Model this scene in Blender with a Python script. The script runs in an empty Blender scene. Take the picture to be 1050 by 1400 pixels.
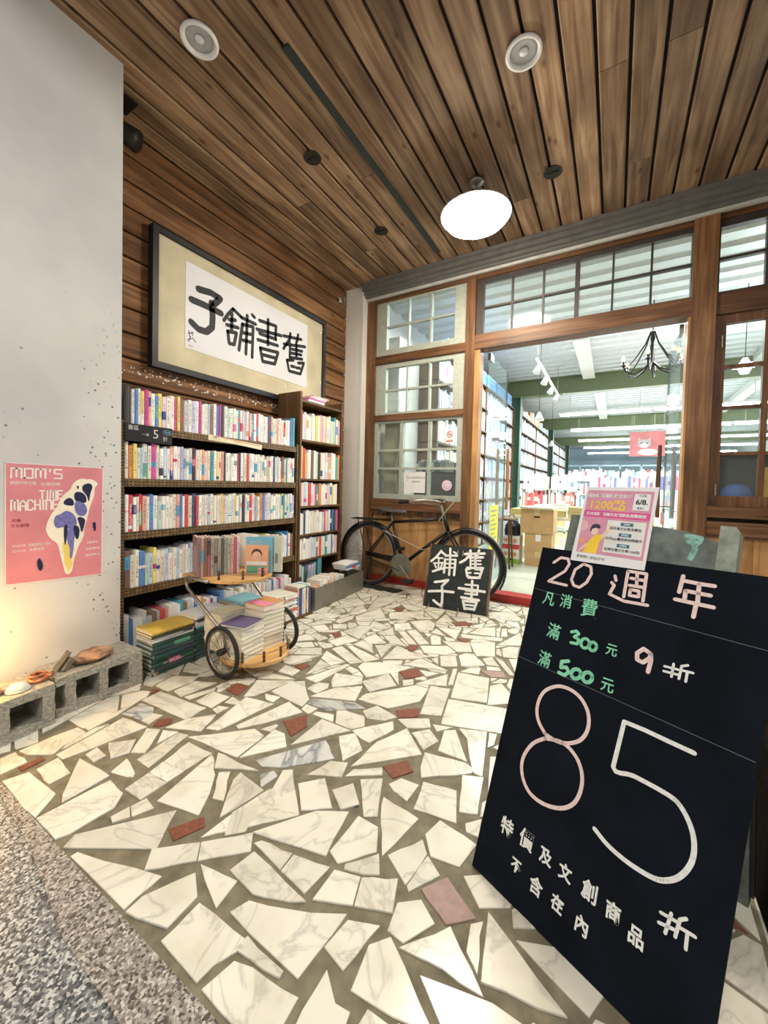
import bpy, math, random
from mathutils import Vector, Matrix
S = bpy.context.scene
COL = S.collection
# ---------------------------------------------------------------- camera
Rw = ((0.86181516, 0.0348816, -0.50602165), (0.50663651, -0.01125859, 0.86208625), (0.02437385, -0.99932803, -0.02737511))
cd = bpy.data.cameras.new('camera'); cam = bpy.data.objects.new('camera', cd); COL.objects.link(cam)
cam.matrix_world = Matrix([[Rw[i][0], -Rw[i][1], -Rw[i][2], (0, 0, 1.0)[i]] for i in range(3)] + [[0, 0, 0, 1]])
cd.sensor_fit = 'VERTICAL'; cd.sensor_height = 36; cd.lens = 36 * 536 / 1400; cd.shift_y = -23 / 1400
cd.clip_start = .02; cd.clip_end = 200
S.camera = cam
# ---------------------------------------------------------------- world and lights
W = bpy.data.worlds.new('world'); S.world = W; W.use_nodes = True
W.node_tree.nodes['Background'].inputs[0].default_value = (.80, .86, 1, 1)
W.node_tree.nodes['Background'].inputs[1].default_value = .32
S.view_settings.view_transform = 'Standard'; S.view_settings.look = 'None'
S.view_settings.exposure = 0.0; S.view_settings.gamma = 1; S.view_settings.use_curve_mapping = False
def light(name, kind, loc, energy, color=(1, 1, 1), size=.1, size_y=None, rot=(0, 0, 0), **kw):
    d = bpy.data.lights.new(name, kind); d.energy = energy; d.color = color
    if kind == 'AREA':
        d.size = size
        if size_y: d.shape = 'RECTANGLE'; d.size_y = size_y
    else: d.shadow_soft_size = size
    for k, v in kw.items(): setattr(d, k, v)
    o = bpy.data.objects.new(name, d); COL.objects.link(o); o.location = loc; o.rotation_euler = rot
    return o
light('arcade_light', 'AREA', (.1, -1.3, 3.25), 85, (1, .96, .88), 1.4, .5, (math.radians(22), 0, 0))
light('shop_front_light', 'AREA', (.6, 6.2, 3.05), 230, (.92, .97, 1), 3.2, .25)
light('shop_left_light', 'AREA', (-1.5, 5.2, 3.05), 60, (.95, .98, 1), .25, 2.2)
R = math.radians
rnd = random.Random(7)
# ---------------------------------------------------------------- materials
MATS = {}
def newmat(name):
    m = bpy.data.materials.new(name); m.use_nodes = True
    return m, m.node_tree.nodes, m.node_tree.links, m.node_tree.nodes['Principled BSDF']
def nd(N, t, **kw):
    n = N.new(t)
    for k, v in kw.items(): setattr(n, k, v)
    return n
def ramp(N, stops, interp='LINEAR'):
    r = N.new('ShaderNodeValToRGB'); e = r.color_ramp.elements; r.color_ramp.interpolation = interp
    e[0].position, e[0].color = stops[0][0], tuple(stops[0][1]) + (1,)
    e[1].position, e[1].color = stops[-1][0], tuple(stops[-1][1]) + (1,)
    for p, c in stops[1:-1]:
        x = e.new(p); x.color = tuple(c) + (1,)
    return r
def plain(name, col, rough=.6, metal=0, noise=.12, scale=18, bump=0, spec=.4):
    if name in MATS: return MATS[name]
    m, N, L, P = newmat(name)
    tc = nd(N, 'ShaderNodeTexCoord'); n = nd(N, 'ShaderNodeTexNoise'); n.inputs['Scale'].default_value = scale; n.inputs['Detail'].default_value = 5
    L.new(tc.outputs['Object'], n.inputs['Vector'])
    c1 = [max(0, v * (1 - noise)) for v in col]; c2 = [min(1, v * (1 + noise)) for v in col]
    r = ramp(N, [(.3, c1), (.7, c2)]); L.new(n.outputs['Fac'], r.inputs[0]); L.new(r.outputs[0], P.inputs['Base Color'])
    P.inputs['Roughness'].default_value = rough; P.inputs['Metallic'].default_value = metal; P.inputs['Specular IOR Level'].default_value = spec
    if bump:
        b = nd(N, 'ShaderNodeBump'); b.inputs['Strength'].default_value = bump; b.inputs['Distance'].default_value = .01
        L.new(n.outputs['Fac'], b.inputs['Height']); L.new(b.outputs[0], P.inputs['Normal'])
    MATS[name] = m; return m
def emit(name, col, s):
    m, N, L, P = newmat(name)
    P.inputs['Base Color'].default_value = tuple(col) + (1,); P.inputs['Emission Color'].default_value = tuple(col) + (1,); P.inputs['Emission Strength'].default_value = s
    return m
def wood(name, c1, c2, c3, axis, rough=.55, knots=True, rvar=.35, grain=26):
    m, N, L, P = newmat(name)
    tc = nd(N, 'ShaderNodeTexCoord'); oi = nd(N, 'ShaderNodeObjectInfo')
    off = nd(N, 'ShaderNodeVectorMath', operation='SCALE'); off.inputs[0].default_value = (37, 21, 53); L.new(oi.outputs['Random'], off.inputs['Scale'])
    ad = nd(N, 'ShaderNodeVectorMath', operation='ADD'); L.new(tc.outputs['Object'], ad.inputs[0]); L.new(off.outputs[0], ad.inputs[1])
    mp = nd(N, 'ShaderNodeMapping'); sc = [grain] * 3; sc[axis] = 1.6; mp.inputs['Scale'].default_value = sc; L.new(ad.outputs[0], mp.inputs[0])
    n = nd(N, 'ShaderNodeTexNoise'); n.inputs['Scale'].default_value = 1; n.inputs['Detail'].default_value = 6; n.inputs['Distortion'].default_value = .8; L.new(mp.outputs[0], n.inputs['Vector'])
    r = ramp(N, [(.3, c1), (.5, c2), (.72, c3)]); L.new(n.outputs['Fac'], r.inputs[0])
    out = r.outputs[0]
    n2 = nd(N, 'ShaderNodeTexNoise'); n2.inputs['Scale'].default_value = 2.4; n2.inputs['Detail'].default_value = 3; L.new(ad.outputs[0], n2.inputs['Vector'])
    r2 = ramp(N, [(.3, (.62, .62, .62)), (.7, (1.15, 1.15, 1.15))]); L.new(n2.outputs['Fac'], r2.inputs[0])
    mx = nd(N, 'ShaderNodeMix', data_type='RGBA', blend_type='MULTIPLY'); mx.inputs[0].default_value = 1; L.new(out, mx.inputs[6]); L.new(r2.outputs[0], mx.inputs[7]); out = mx.outputs[2]
    if knots:
        mk = nd(N, 'ShaderNodeMapping'); s2 = [9] * 3; s2[axis] = 4; mk.inputs['Scale'].default_value = s2; L.new(ad.outputs[0], mk.inputs[0])
        v = nd(N, 'ShaderNodeTexVoronoi'); v.inputs['Scale'].default_value = 1; L.new(mk.outputs[0], v.inputs['Vector'])
        rk = ramp(N, [(.05, (.32, .22, .16)), (.14, (1, 1, 1))]); L.new(v.outputs['Distance'], rk.inputs[0])
        mk2 = nd(N, 'ShaderNodeMix', data_type='RGBA', blend_type='MULTIPLY'); mk2.inputs[0].default_value = .8; L.new(out, mk2.inputs[6]); L.new(rk.outputs[0], mk2.inputs[7]); out = mk2.outputs[2]
    rr = nd(N, 'ShaderNodeMapRange'); rr.inputs[3].default_value = 1 - rvar; rr.inputs[4].default_value = 1 + rvar * .6; L.new(oi.outputs['Random'], rr.inputs[0])
    hv = nd(N, 'ShaderNodeHueSaturation'); L.new(rr.outputs[0], hv.inputs['Value']); L.new(out, hv.inputs['Color']); L.new(hv.outputs[0], P.inputs['Base Color'])
    P.inputs['Roughness'].default_value = rough; P.inputs['Specular IOR Level'].default_value = .3
    b = nd(N, 'ShaderNodeBump'); b.inputs['Strength'].default_value = .25; b.inputs['Distance'].default_value = .004; L.new(n.outputs['Fac'], b.inputs['Height']); L.new(b.outputs[0], P.inputs['Normal'])
    MATS[name] = m; return m
def marble(name, base, vein, amount=.06, rough=.22):
    m, N, L, P = newmat(name)
    tc = nd(N, 'ShaderNodeTexCoord'); oi = nd(N, 'ShaderNodeObjectInfo')
    off = nd(N, 'ShaderNodeVectorMath', operation='SCALE'); off.inputs[0].default_value = (31, 17, 47); L.new(oi.outputs['Random'], off.inputs['Scale'])
    ad = nd(N, 'ShaderNodeVectorMath', operation='ADD'); L.new(tc.outputs['Object'], ad.inputs[0]); L.new(off.outputs[0], ad.inputs[1])
    rt = nd(N, 'ShaderNodeVectorRotate', rotation_type='Z_AXIS'); rm = nd(N, 'ShaderNodeMath', operation='MULTIPLY'); rm.inputs[1].default_value = 40
    L.new(oi.outputs['Random'], rm.inputs[0]); L.new(rm.outputs[0], rt.inputs['Angle']); L.new(ad.outputs[0], rt.inputs['Vector'])
    mp = nd(N, 'ShaderNodeMapping'); mp.inputs['Scale'].default_value = (1, 2.2, 1); L.new(rt.outputs[0], mp.inputs[0])
    n = nd(N, 'ShaderNodeTexNoise'); n.inputs['Scale'].default_value = 3.2; n.inputs['Detail'].default_value = 5; n.inputs['Distortion'].default_value = 1.2; L.new(mp.outputs[0], n.inputs['Vector'])
    s = nd(N, 'ShaderNodeMath', operation='SUBTRACT'); s.inputs[1].default_value = .5; L.new(n.outputs['Fac'], s.inputs[0])
    a = nd(N, 'ShaderNodeMath', operation='ABSOLUTE'); L.new(s.outputs[0], a.inputs[0])
    r = ramp(N, [(0, vein), (amount * .35, [v * .45 + b * .55 for v, b in zip(vein, base)]), (amount, base)]); L.new(a.outputs[0], r.inputs[0])
    n2 = nd(N, 'ShaderNodeTexNoise'); n2.inputs['Scale'].default_value = 7; n2.inputs['Detail'].default_value = 6; L.new(rt.outputs[0], n2.inputs['Vector'])
    r2 = ramp(N, [(.32, (.78, .76, .7)), (.55, (1, 1, 1))]); L.new(n2.outputs['Fac'], r2.inputs[0])
    mx = nd(N, 'ShaderNodeMix', data_type='RGBA', blend_type='MULTIPLY'); mx.inputs[0].default_value = .75; L.new(r.outputs[0], mx.inputs[6]); L.new(r2.outputs[0], mx.inputs[7])
    rr = nd(N, 'ShaderNodeMapRange'); rr.inputs[3].default_value = .86; rr.inputs[4].default_value = 1.05; L.new(oi.outputs['Random'], rr.inputs[0])
    hv = nd(N, 'ShaderNodeHueSaturation'); L.new(rr.outputs[0], hv.inputs['Value']); L.new(mx.outputs[2], hv.inputs['Color']); L.new(hv.outputs[0], P.inputs['Base Color'])
    P.inputs['Roughness'].default_value = rough; P.inputs['Specular IOR Level'].default_value = .45
    MATS[name] = m; return m
def glass(name, tint=(.93, .98, .97), gl=.10, film=0, grz=.35):
    m, N, L, P = newmat(name); N.remove(P)
    t = nd(N, 'ShaderNodeBsdfTransparent'); t.inputs[0].default_value = tuple(tint) + (1,)
    g = nd(N, 'ShaderNodeBsdfGlossy'); g.inputs['Roughness'].default_value = .03
    lw = nd(N, 'ShaderNodeLayerWeight'); pw_ = nd(N, 'ShaderNodeMath', operation='POWER'); pw_.inputs[1].default_value = 4; L.new(lw.outputs['Facing'], pw_.inputs[0]); f = nd(N, 'ShaderNodeMath', operation='MULTIPLY_ADD'); f.inputs[1].default_value = grz; f.inputs[2].default_value = gl * .3; L.new(pw_.outputs[0], f.inputs[0])
    mx = nd(N, 'ShaderNodeMixShader'); L.new(f.outputs[0], mx.inputs[0]); L.new(t.outputs[0], mx.inputs[1]); L.new(g.outputs[0], mx.inputs[2]); out = mx
    if film:
        d = nd(N, 'ShaderNodeBsdfDiffuse'); d.inputs[0].default_value = (.85, .9, .9, 1); m2 = nd(N, 'ShaderNodeMixShader'); m2.inputs[0].default_value = film
        L.new(mx.outputs[0], m2.inputs[1]); L.new(d.outputs[0], m2.inputs[2]); out = m2
    L.new(out.outputs[0], N['Material Output'].inputs[0]); MATS[name] = m; return m
def bookmat():
    m, N, L, P = newmat('book_cover')
    oi = nd(N, 'ShaderNodeObjectInfo'); tc = nd(N, 'ShaderNodeTexCoord'); sp = nd(N, 'ShaderNodeSeparateXYZ'); L.new(tc.outputs['Generated'], sp.inputs[0])
    def mth(op, a, b=None):
        x = nd(N, 'ShaderNodeMath', operation=op)
        for i, v in enumerate((a, b)):
            if v is None: continue
            if isinstance(v, (int, float)): x.inputs[i].default_value = v
            else: L.new(v, x.inputs[i])
        return x.outputs[0]
    rn = oi.outputs['Random']
    r1 = mth('FRACT', mth('MULTIPLY', rn, 13.7)); r2 = mth('FRACT', mth('MULTIPLY', rn, 57.3)); r3 = mth('FRACT', mth('MULTIPLY', rn, 91.9)); r4 = mth('FRACT', mth('MULTIPLY', rn, 211.3))
    acc = ramp(N, [(0, (.62, .06, .10)), (.14, (.03, .06, .26)), (.28, (.06, .06, .07)), (.4, (.9, .35, .08)), (.5, (.10, .38, .60)), (.62, (.92, .90, .85)), (.74, (.75, .22, .38)), (.85, (.18, .45, .30)), (1, (.9, .8, .3))], 'CONSTANT')
    L.new(r1, acc.inputs[0])
    z = sp.outputs['Z']
    lo = mth('MULTIPLY', r2, .6); hi = mth('ADD', lo, mth('MULTIPLY', r3, .4))
    band = mth('MULTIPLY', mth('GREATER_THAN', z, lo), mth('LESS_THAN', z, hi)); band = mth('MULTIPLY', band, mth('GREATER_THAN', r4, .66))
    m1 = nd(N, 'ShaderNodeMix', data_type='RGBA'); L.new(band, m1.inputs[0]); L.new(oi.outputs['Color'], m1.inputs[6]); L.new(acc.outputs[0], m1.inputs[7])
    # rows of title characters down the spine
    y = sp.outputs['Y']; strip = mth('MULTIPLY', mth('GREATER_THAN', y, .28), mth('LESS_THAN', y, .72))
    zz = mth('ADD', mth('MULTIPLY', z, mth('ADD', 14, mth('MULTIPLY', r3, 12))), r1)
    vn = nd(N, 'ShaderNodeTexWhiteNoise', noise_dimensions='2D'); cx = nd(N, 'ShaderNodeCombineXYZ')
    L.new(mth('FLOOR', mth('MULTIPLY', zz, 3)), cx.inputs[0]); L.new(mth('ADD', mth('FLOOR', mth('MULTIPLY', y, 7)), mth('MULTIPLY', r2, 50)), cx.inputs[1]); L.new(cx.outputs[0], vn.inputs['Vector'])
    gaps = mth('LESS_THAN', mth('FRACT', zz), .8)
    tx = mth('MULTIPLY', mth('MULTIPLY', strip, gaps), mth('GREATER_THAN', vn.outputs['Value'], .45))
    tz = mth('MULTIPLY', mth('GREATER_THAN', z, mth('ADD', .12, mth('MULTIPLY', r2, .3))), mth('LESS_THAN', z, mth('SUBTRACT', .94, mth('MULTIPLY', r4, .2))))
    tx = mth('MULTIPLY', tx, tz)
    dk = ramp(N, [(0, (.05, .05, .06)), (.55, (.45, .06, .07)), (.75, (.05, .1, .4)), (.9, (.95, .93, .85))], 'CONSTANT'); L.new(r4, dk.inputs[0])
    m2 = nd(N, 'ShaderNodeMix', data_type='RGBA'); L.new(mth('MULTIPLY', tx, .75), m2.inputs[0]); L.new(m1.outputs[2], m2.inputs[6]); L.new(dk.outputs[0], m2.inputs[7])
    L.new(m2.outputs[2], P.inputs['Base Color']); P.inputs['Roughness'].default_value = .42; MATS['book_cover'] = m; return m
def objcol(name, rough=.5):
    m, N, L, P = newmat(name); oi = nd(N, 'ShaderNodeObjectInfo'); L.new(oi.outputs['Color'], P.inputs['Base Color']); P.inputs['Roughness'].default_value = rough; MATS[name] = m; return m
def attrmat(name, rough=.5):
    m, N, L, P = newmat(name); a = nd(N, 'ShaderNodeAttribute', attribute_name='Col'); L.new(a.outputs['Color'], P.inputs['Base Color']); P.inputs['Roughness'].default_value = rough; MATS[name] = m; return m
def pages():
    m, N, L, P = newmat('page_edges'); tc = nd(N, 'ShaderNodeTexCoord'); n = nd(N, 'ShaderNodeTexNoise'); mp = nd(N, 'ShaderNodeMapping'); mp.inputs['Scale'].default_value = (3, 160, 3)
    L.new(tc.outputs['Generated'], mp.inputs[0]); L.new(mp.outputs[0], n.inputs['Vector']); n.inputs['Scale'].default_value = 1
    r = ramp(N, [(.3, (.66, .60, .46)), (.7, (.84, .79, .66))]); L.new(n.outputs['Fac'], r.inputs[0]); L.new(r.outputs[0], P.inputs['Base Color']); P.inputs['Roughness'].default_value = .8; MATS['page_edges'] = m; return m
def terrazzo(name, cols, scale, rough=.35):
    m, N, L, P = newmat(name); tc = nd(N, 'ShaderNodeTexCoord')
    v = nd(N, 'ShaderNodeTexVoronoi'); v.inputs['Scale'].default_value = scale; L.new(tc.outputs['Object'], v.inputs['Vector'])
    sp = nd(N, 'ShaderNodeSeparateColor'); L.new(v.outputs['Color'], sp.inputs[0])
    r = ramp(N, [(i / len(cols), c) for i, c in enumerate(cols)], 'CONSTANT'); L.new(sp.outputs[0], r.inputs[0])
    n = nd(N, 'ShaderNodeTexNoise'); n.inputs['Scale'].default_value = scale * 2; L.new(tc.outputs['Object'], n.inputs['Vector'])
    mx = nd(N, 'ShaderNodeMix', data_type='RGBA', blend_type='OVERLAY'); mx.inputs[0].default_value = .5; L.new(r.outputs[0], mx.inputs[6]); L.new(n.outputs['Color'], mx.inputs[7])
    hs = nd(N, 'ShaderNodeHueSaturation'); hs.inputs['Saturation'].default_value = .55; L.new(mx.outputs[2], hs.inputs['Color'])
    L.new(hs.outputs[0], P.inputs['Base Color']); P.inputs['Roughness'].default_value = rough
    b = nd(N, 'ShaderNodeBump'); b.inputs['Strength'].default_value = .5; b.inputs['Distance'].default_value = .002; b.invert = True; L.new(v.outputs['Distance'], b.inputs['Height']); L.new(b.outputs[0], P.inputs['Normal'])
    MATS[name] = m; return m
def plaster():
    m, N, L, P = newmat('plaster'); tc = nd(N, 'ShaderNodeTexCoord')
    n = nd(N, 'ShaderNodeTexNoise'); n.inputs['Scale'].default_value = 2.2; n.inputs['Detail'].default_value = 7; L.new(tc.outputs['Object'], n.inputs['Vector'])
    r = ramp(N, [(.3, (.54, .53, .53)), (.65, (.67, .66, .64))]); L.new(n.outputs['Fac'], r.inputs[0])
    v = nd(N, 'ShaderNodeTexVoronoi'); v.inputs['Scale'].default_value = 36; L.new(tc.outputs['Object'], v.inputs['Vector'])
    rs = ramp(N, [(.12, (0, 0, 0)), (.24, (1, 1, 1))]); L.new(v.outputs['Distance'], rs.inputs[0])
    # flecks of old mortar gather towards the free edge of the wall
    sp = nd(N, 'ShaderNodeSeparateXYZ'); L.new(tc.outputs['Object'], sp.inputs[0])
    mr = nd(N, 'ShaderNodeMapRange'); mr.inputs[1].default_value = .80; mr.inputs[2].default_value = 1.04; mr.inputs[3].default_value = .36; mr.inputs[4].default_value = .74; L.new(sp.outputs['Y'], mr.inputs[0])
    zr = nd(N, 'ShaderNodeMapRange'); zr.inputs[1].default_value = 1.9; zr.inputs[2].default_value = 1.4; L.new(sp.outputs['Z'], zr.inputs[0])
    n3 = nd(N, 'ShaderNodeTexNoise'); n3.inputs['Scale'].default_value = 7; L.new(tc.outputs['Object'], n3.inputs['Vector'])
    lt = nd(N, 'ShaderNodeMath', operation='LESS_THAN'); L.new(n3.outputs['Fac'], lt.inputs[0]); L.new(mr.outputs[0], lt.inputs[1])
    ml = nd(N, 'ShaderNodeMath', operation='MULTIPLY'); L.new(lt.outputs[0], ml.inputs[0]); L.new(zr.outputs[0], ml.inputs[1])
    iv = nd(N, 'ShaderNodeMath', operation='SUBTRACT'); iv.inputs[0].default_value = 1; L.new(rs.outputs[0], iv.inputs[1])
    m3 = nd(N, 'ShaderNodeMath', operation='MULTIPLY'); L.new(ml.outputs[0], m3.inputs[0]); L.new(iv.outputs[0], m3.inputs[1])
    mx = nd(N, 'ShaderNodeMix', data_type='RGBA'); L.new(m3.outputs[0], mx.inputs[0]); L.new(r.outputs[0], mx.inputs[6]); mx.inputs[7].default_value = (.14, .17, .15, 1)
    L.new(mx.outputs[2], P.inputs['Base Color']); P.inputs['Roughness'].default_value = .85
    b = nd(N, 'ShaderNodeBump'); b.inputs['Strength'].default_value = .2; L.new(n.outputs['Fac'], b.inputs['Height']); L.new(b.outputs[0], P.inputs['Normal']); MATS['plaster'] = m; return m
def perforated():
    m, N, L, P = newmat('perforated_steel'); tc = nd(N, 'ShaderNodeTexCoord')
    sp = nd(N, 'ShaderNodeSeparateXYZ'); L.new(tc.outputs['Object'], sp.inputs[0])
    def mth(op, a, b=None):
        x = nd(N, 'ShaderNodeMath', operation=op)
        for i, v in enumerate((a, b)):
            if v is None: continue
            if isinstance(v, (int, float)): x.inputs[i].default_value = v
            else: L.new(v, x.inputs[i])
        return x.outputs[0]
    def hole(a, pa, wa, b, pb, wb):
        return mth('MULTIPLY', mth('LESS_THAN', mth('FRACT', mth('MULTIPLY', a, 1 / pa)), wa), mth('LESS_THAN', mth('FRACT', mth('MULTIPLY', b, 1 / pb)), wb))
    h = hole(mth('ADD', sp.outputs['Y'], mth('ADD', sp.outputs['X'], 10)), .021, .52, mth('ADD', sp.outputs['Z'], .008), .017, .42)
    n = nd(N, 'ShaderNodeTexNoise'); n.inputs['Scale'].default_value = 30; L.new(tc.outputs['Object'], n.inputs['Vector'])
    r = ramp(N, [(.35, (.12, .07, .03)), (.7, (.24, .15, .06))]); L.new(n.outputs['Fac'], r.inputs[0])
    mx = nd(N, 'ShaderNodeMix', data_type='RGBA'); L.new(h, mx.inputs[0]); L.new(r.outputs[0], mx.inputs[6]); mx.inputs[7].default_value = (.012, .009, .006, 1)
    L.new(mx.outputs[2], P.inputs['Base Color']); P.inputs['Roughness'].default_value = .5; P.inputs['Metallic'].default_value = .2; MATS['perf'] = m; return m
M_ceil = wood('ceiling_plank_wood', (.16, .09, .052), (.32, .195, .112), (.50, .35, .215), 1, .6)
M_wallw = wood('wall_plank_wood', (.10, .045, .018), (.22, .10, .04), (.36, .19, .08), 1, .65)
M_mun = plain('muntin_dark', (.05, .04, .035), .5)
M_dark = wood('facade_dark_wood', (.085, .038, .018), (.155, .072, .034), (.25, .13, .065), 2, .45, False, .15, 40)
M_darkh = wood('facade_rail_wood', (.085, .038, .018), (.16, .075, .035), (.25, .13, .065), 0, .45, False, .15, 40)
M_mid = wood('post_mid_wood', (.11, .05, .022), (.18, .087, .038), (.27, .145, .065), 2, .45, False, .12, 34)  # lit and shaded tones of the posts blended into one colour
M_pale = wood('pale_post_wood', (.33, .16, .055), (.52, .27, .10), (.64, .38, .16), 2, .5, False, .1, 30)
M_ply = wood('panel_plywood', (.36, .19, .07), (.55, .30, .12), (.66, .40, .18), 2, .5, False, .1, 14)
M_grey = plain('grey_green_paint', (.40, .43, .37), .5, 0, .1, 25)
M_glass = glass('window_glass', gl=.03, film=.05, grz=.18)
M_gdoor = glass('door_glass', (.86, .95, .96), film=.10)
M_white = marble('white_marble', (.84, .80, .68), (.62, .59, .51), .034)
M_gmar = marble('grey_marble', (.66, .66, .62), (.25, .26, .28), .09)
M_red = plain('red_brick_tile', (.22, .075, .042), .6, 0, .25, 60)
M_pink = plain('pink_slate_tile', (.36, .23, .20), .5, 0, .15, 40)
M_grout = plain('olive_grout', (.20, .175, .115), .8, 0, .3, 22, .1)
M_terr = terrazzo('grey_terrazzo', [(.10, .11, .12), (.26, .27, .26), (.05, .06, .07), (.45, .44, .40), (.18, .19, .19), (.60, .58, .52)], 190)
M_terb = terrazzo('brown_terrazzo', [(.18, .13, .09), (.40, .32, .23), (.09, .07, .05), (.58, .50, .40), (.27, .20, .14), (.36, .31, .26)], 190)
M_plas = plaster(); M_perf = perforated()
M_book = bookmat(); M_page = pages(); M_obj = objcol('painted_colour'); M_att = attrmat('book_colours')
M_black = plain('black_paint', (.012, .012, .014), .45, 0, .2)
M_blackb = plain('blackboard_paint', (.0045, .007, .012), .75, 0, .35, 9, 0, .1)
M_signb = plain('sign_black', (.014, .02, .018), .55, 0, .5, 14)
M_iron = plain('dark_iron', (.035, .032, .028), .45, .7, .3, 60)
M_steel = plain('dull_steel', (.32, .30, .26), .38, .85, .2, 40)
M_paper = plain('white_paper', (.80, .80, .80), .7, 0, .03)
M_silk = plain('aged_silk', (.60, .53, .36), .75, 0, .15, 4)
M_ink = plain('black_ink', (.01, .01, .012), .6, 0, .1)
M_wpaint = plain('white_paint', (.78, .77, .74), .6, 0, .05)
M_conc = plain('rough_concrete', (.36, .34, .28), .95, 0, .3, 70, 1.0)
M_green = plain('green_paint', (.05, .13, .08), .5, 0, .1)
M_olive = plain('olive_beam_paint', (.16, .2, .1), .5, 0, .1)
M_corr = plain('galvanised_sheet', (.62, .65, .67), .4, .2, .06)
M_shop = plain('shop_floor_tile', (.46, .5, .40), .25, 0, .12, 5)
M_card = plain('cardboard', (.52, .34, .16), .8, 0, .08, 10)
M_tube = emit('fluorescent_tube', (.93, .97, 1), 45)
M_lamp = emit('opal_lamp', (1, .90, .74), 128)
M_curb = plain('red_curb', (.36, .025, .02), .35, 0, .2)
M_deck = wood('trolley_wood', (.55, .30, .10), (.72, .42, .16), (.80, .52, .22), 1, .4, False, .05, 30)
M_case = wood('bookcase_brown', (.085, .045, .02), (.15, .08, .035), (.22, .12, .055), 2, .5, False, .1, 24)
M_rub = plain('tyre_rubber', (.02, .02, .02), .7, 0, .1)
M_creamw = plain('cream_shelf', (.72, .66, .5), .5, 0, .06)
M_shadow = plain('shade_black', (.012, .01, .009), .9, 0, .1)  # near-black colour standing in for shade in gaps, holes and shelf backs
M_cornice = plain('grey_cornice_paint', (.15, .145, .135), .5, 0, .15, 12)
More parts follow.
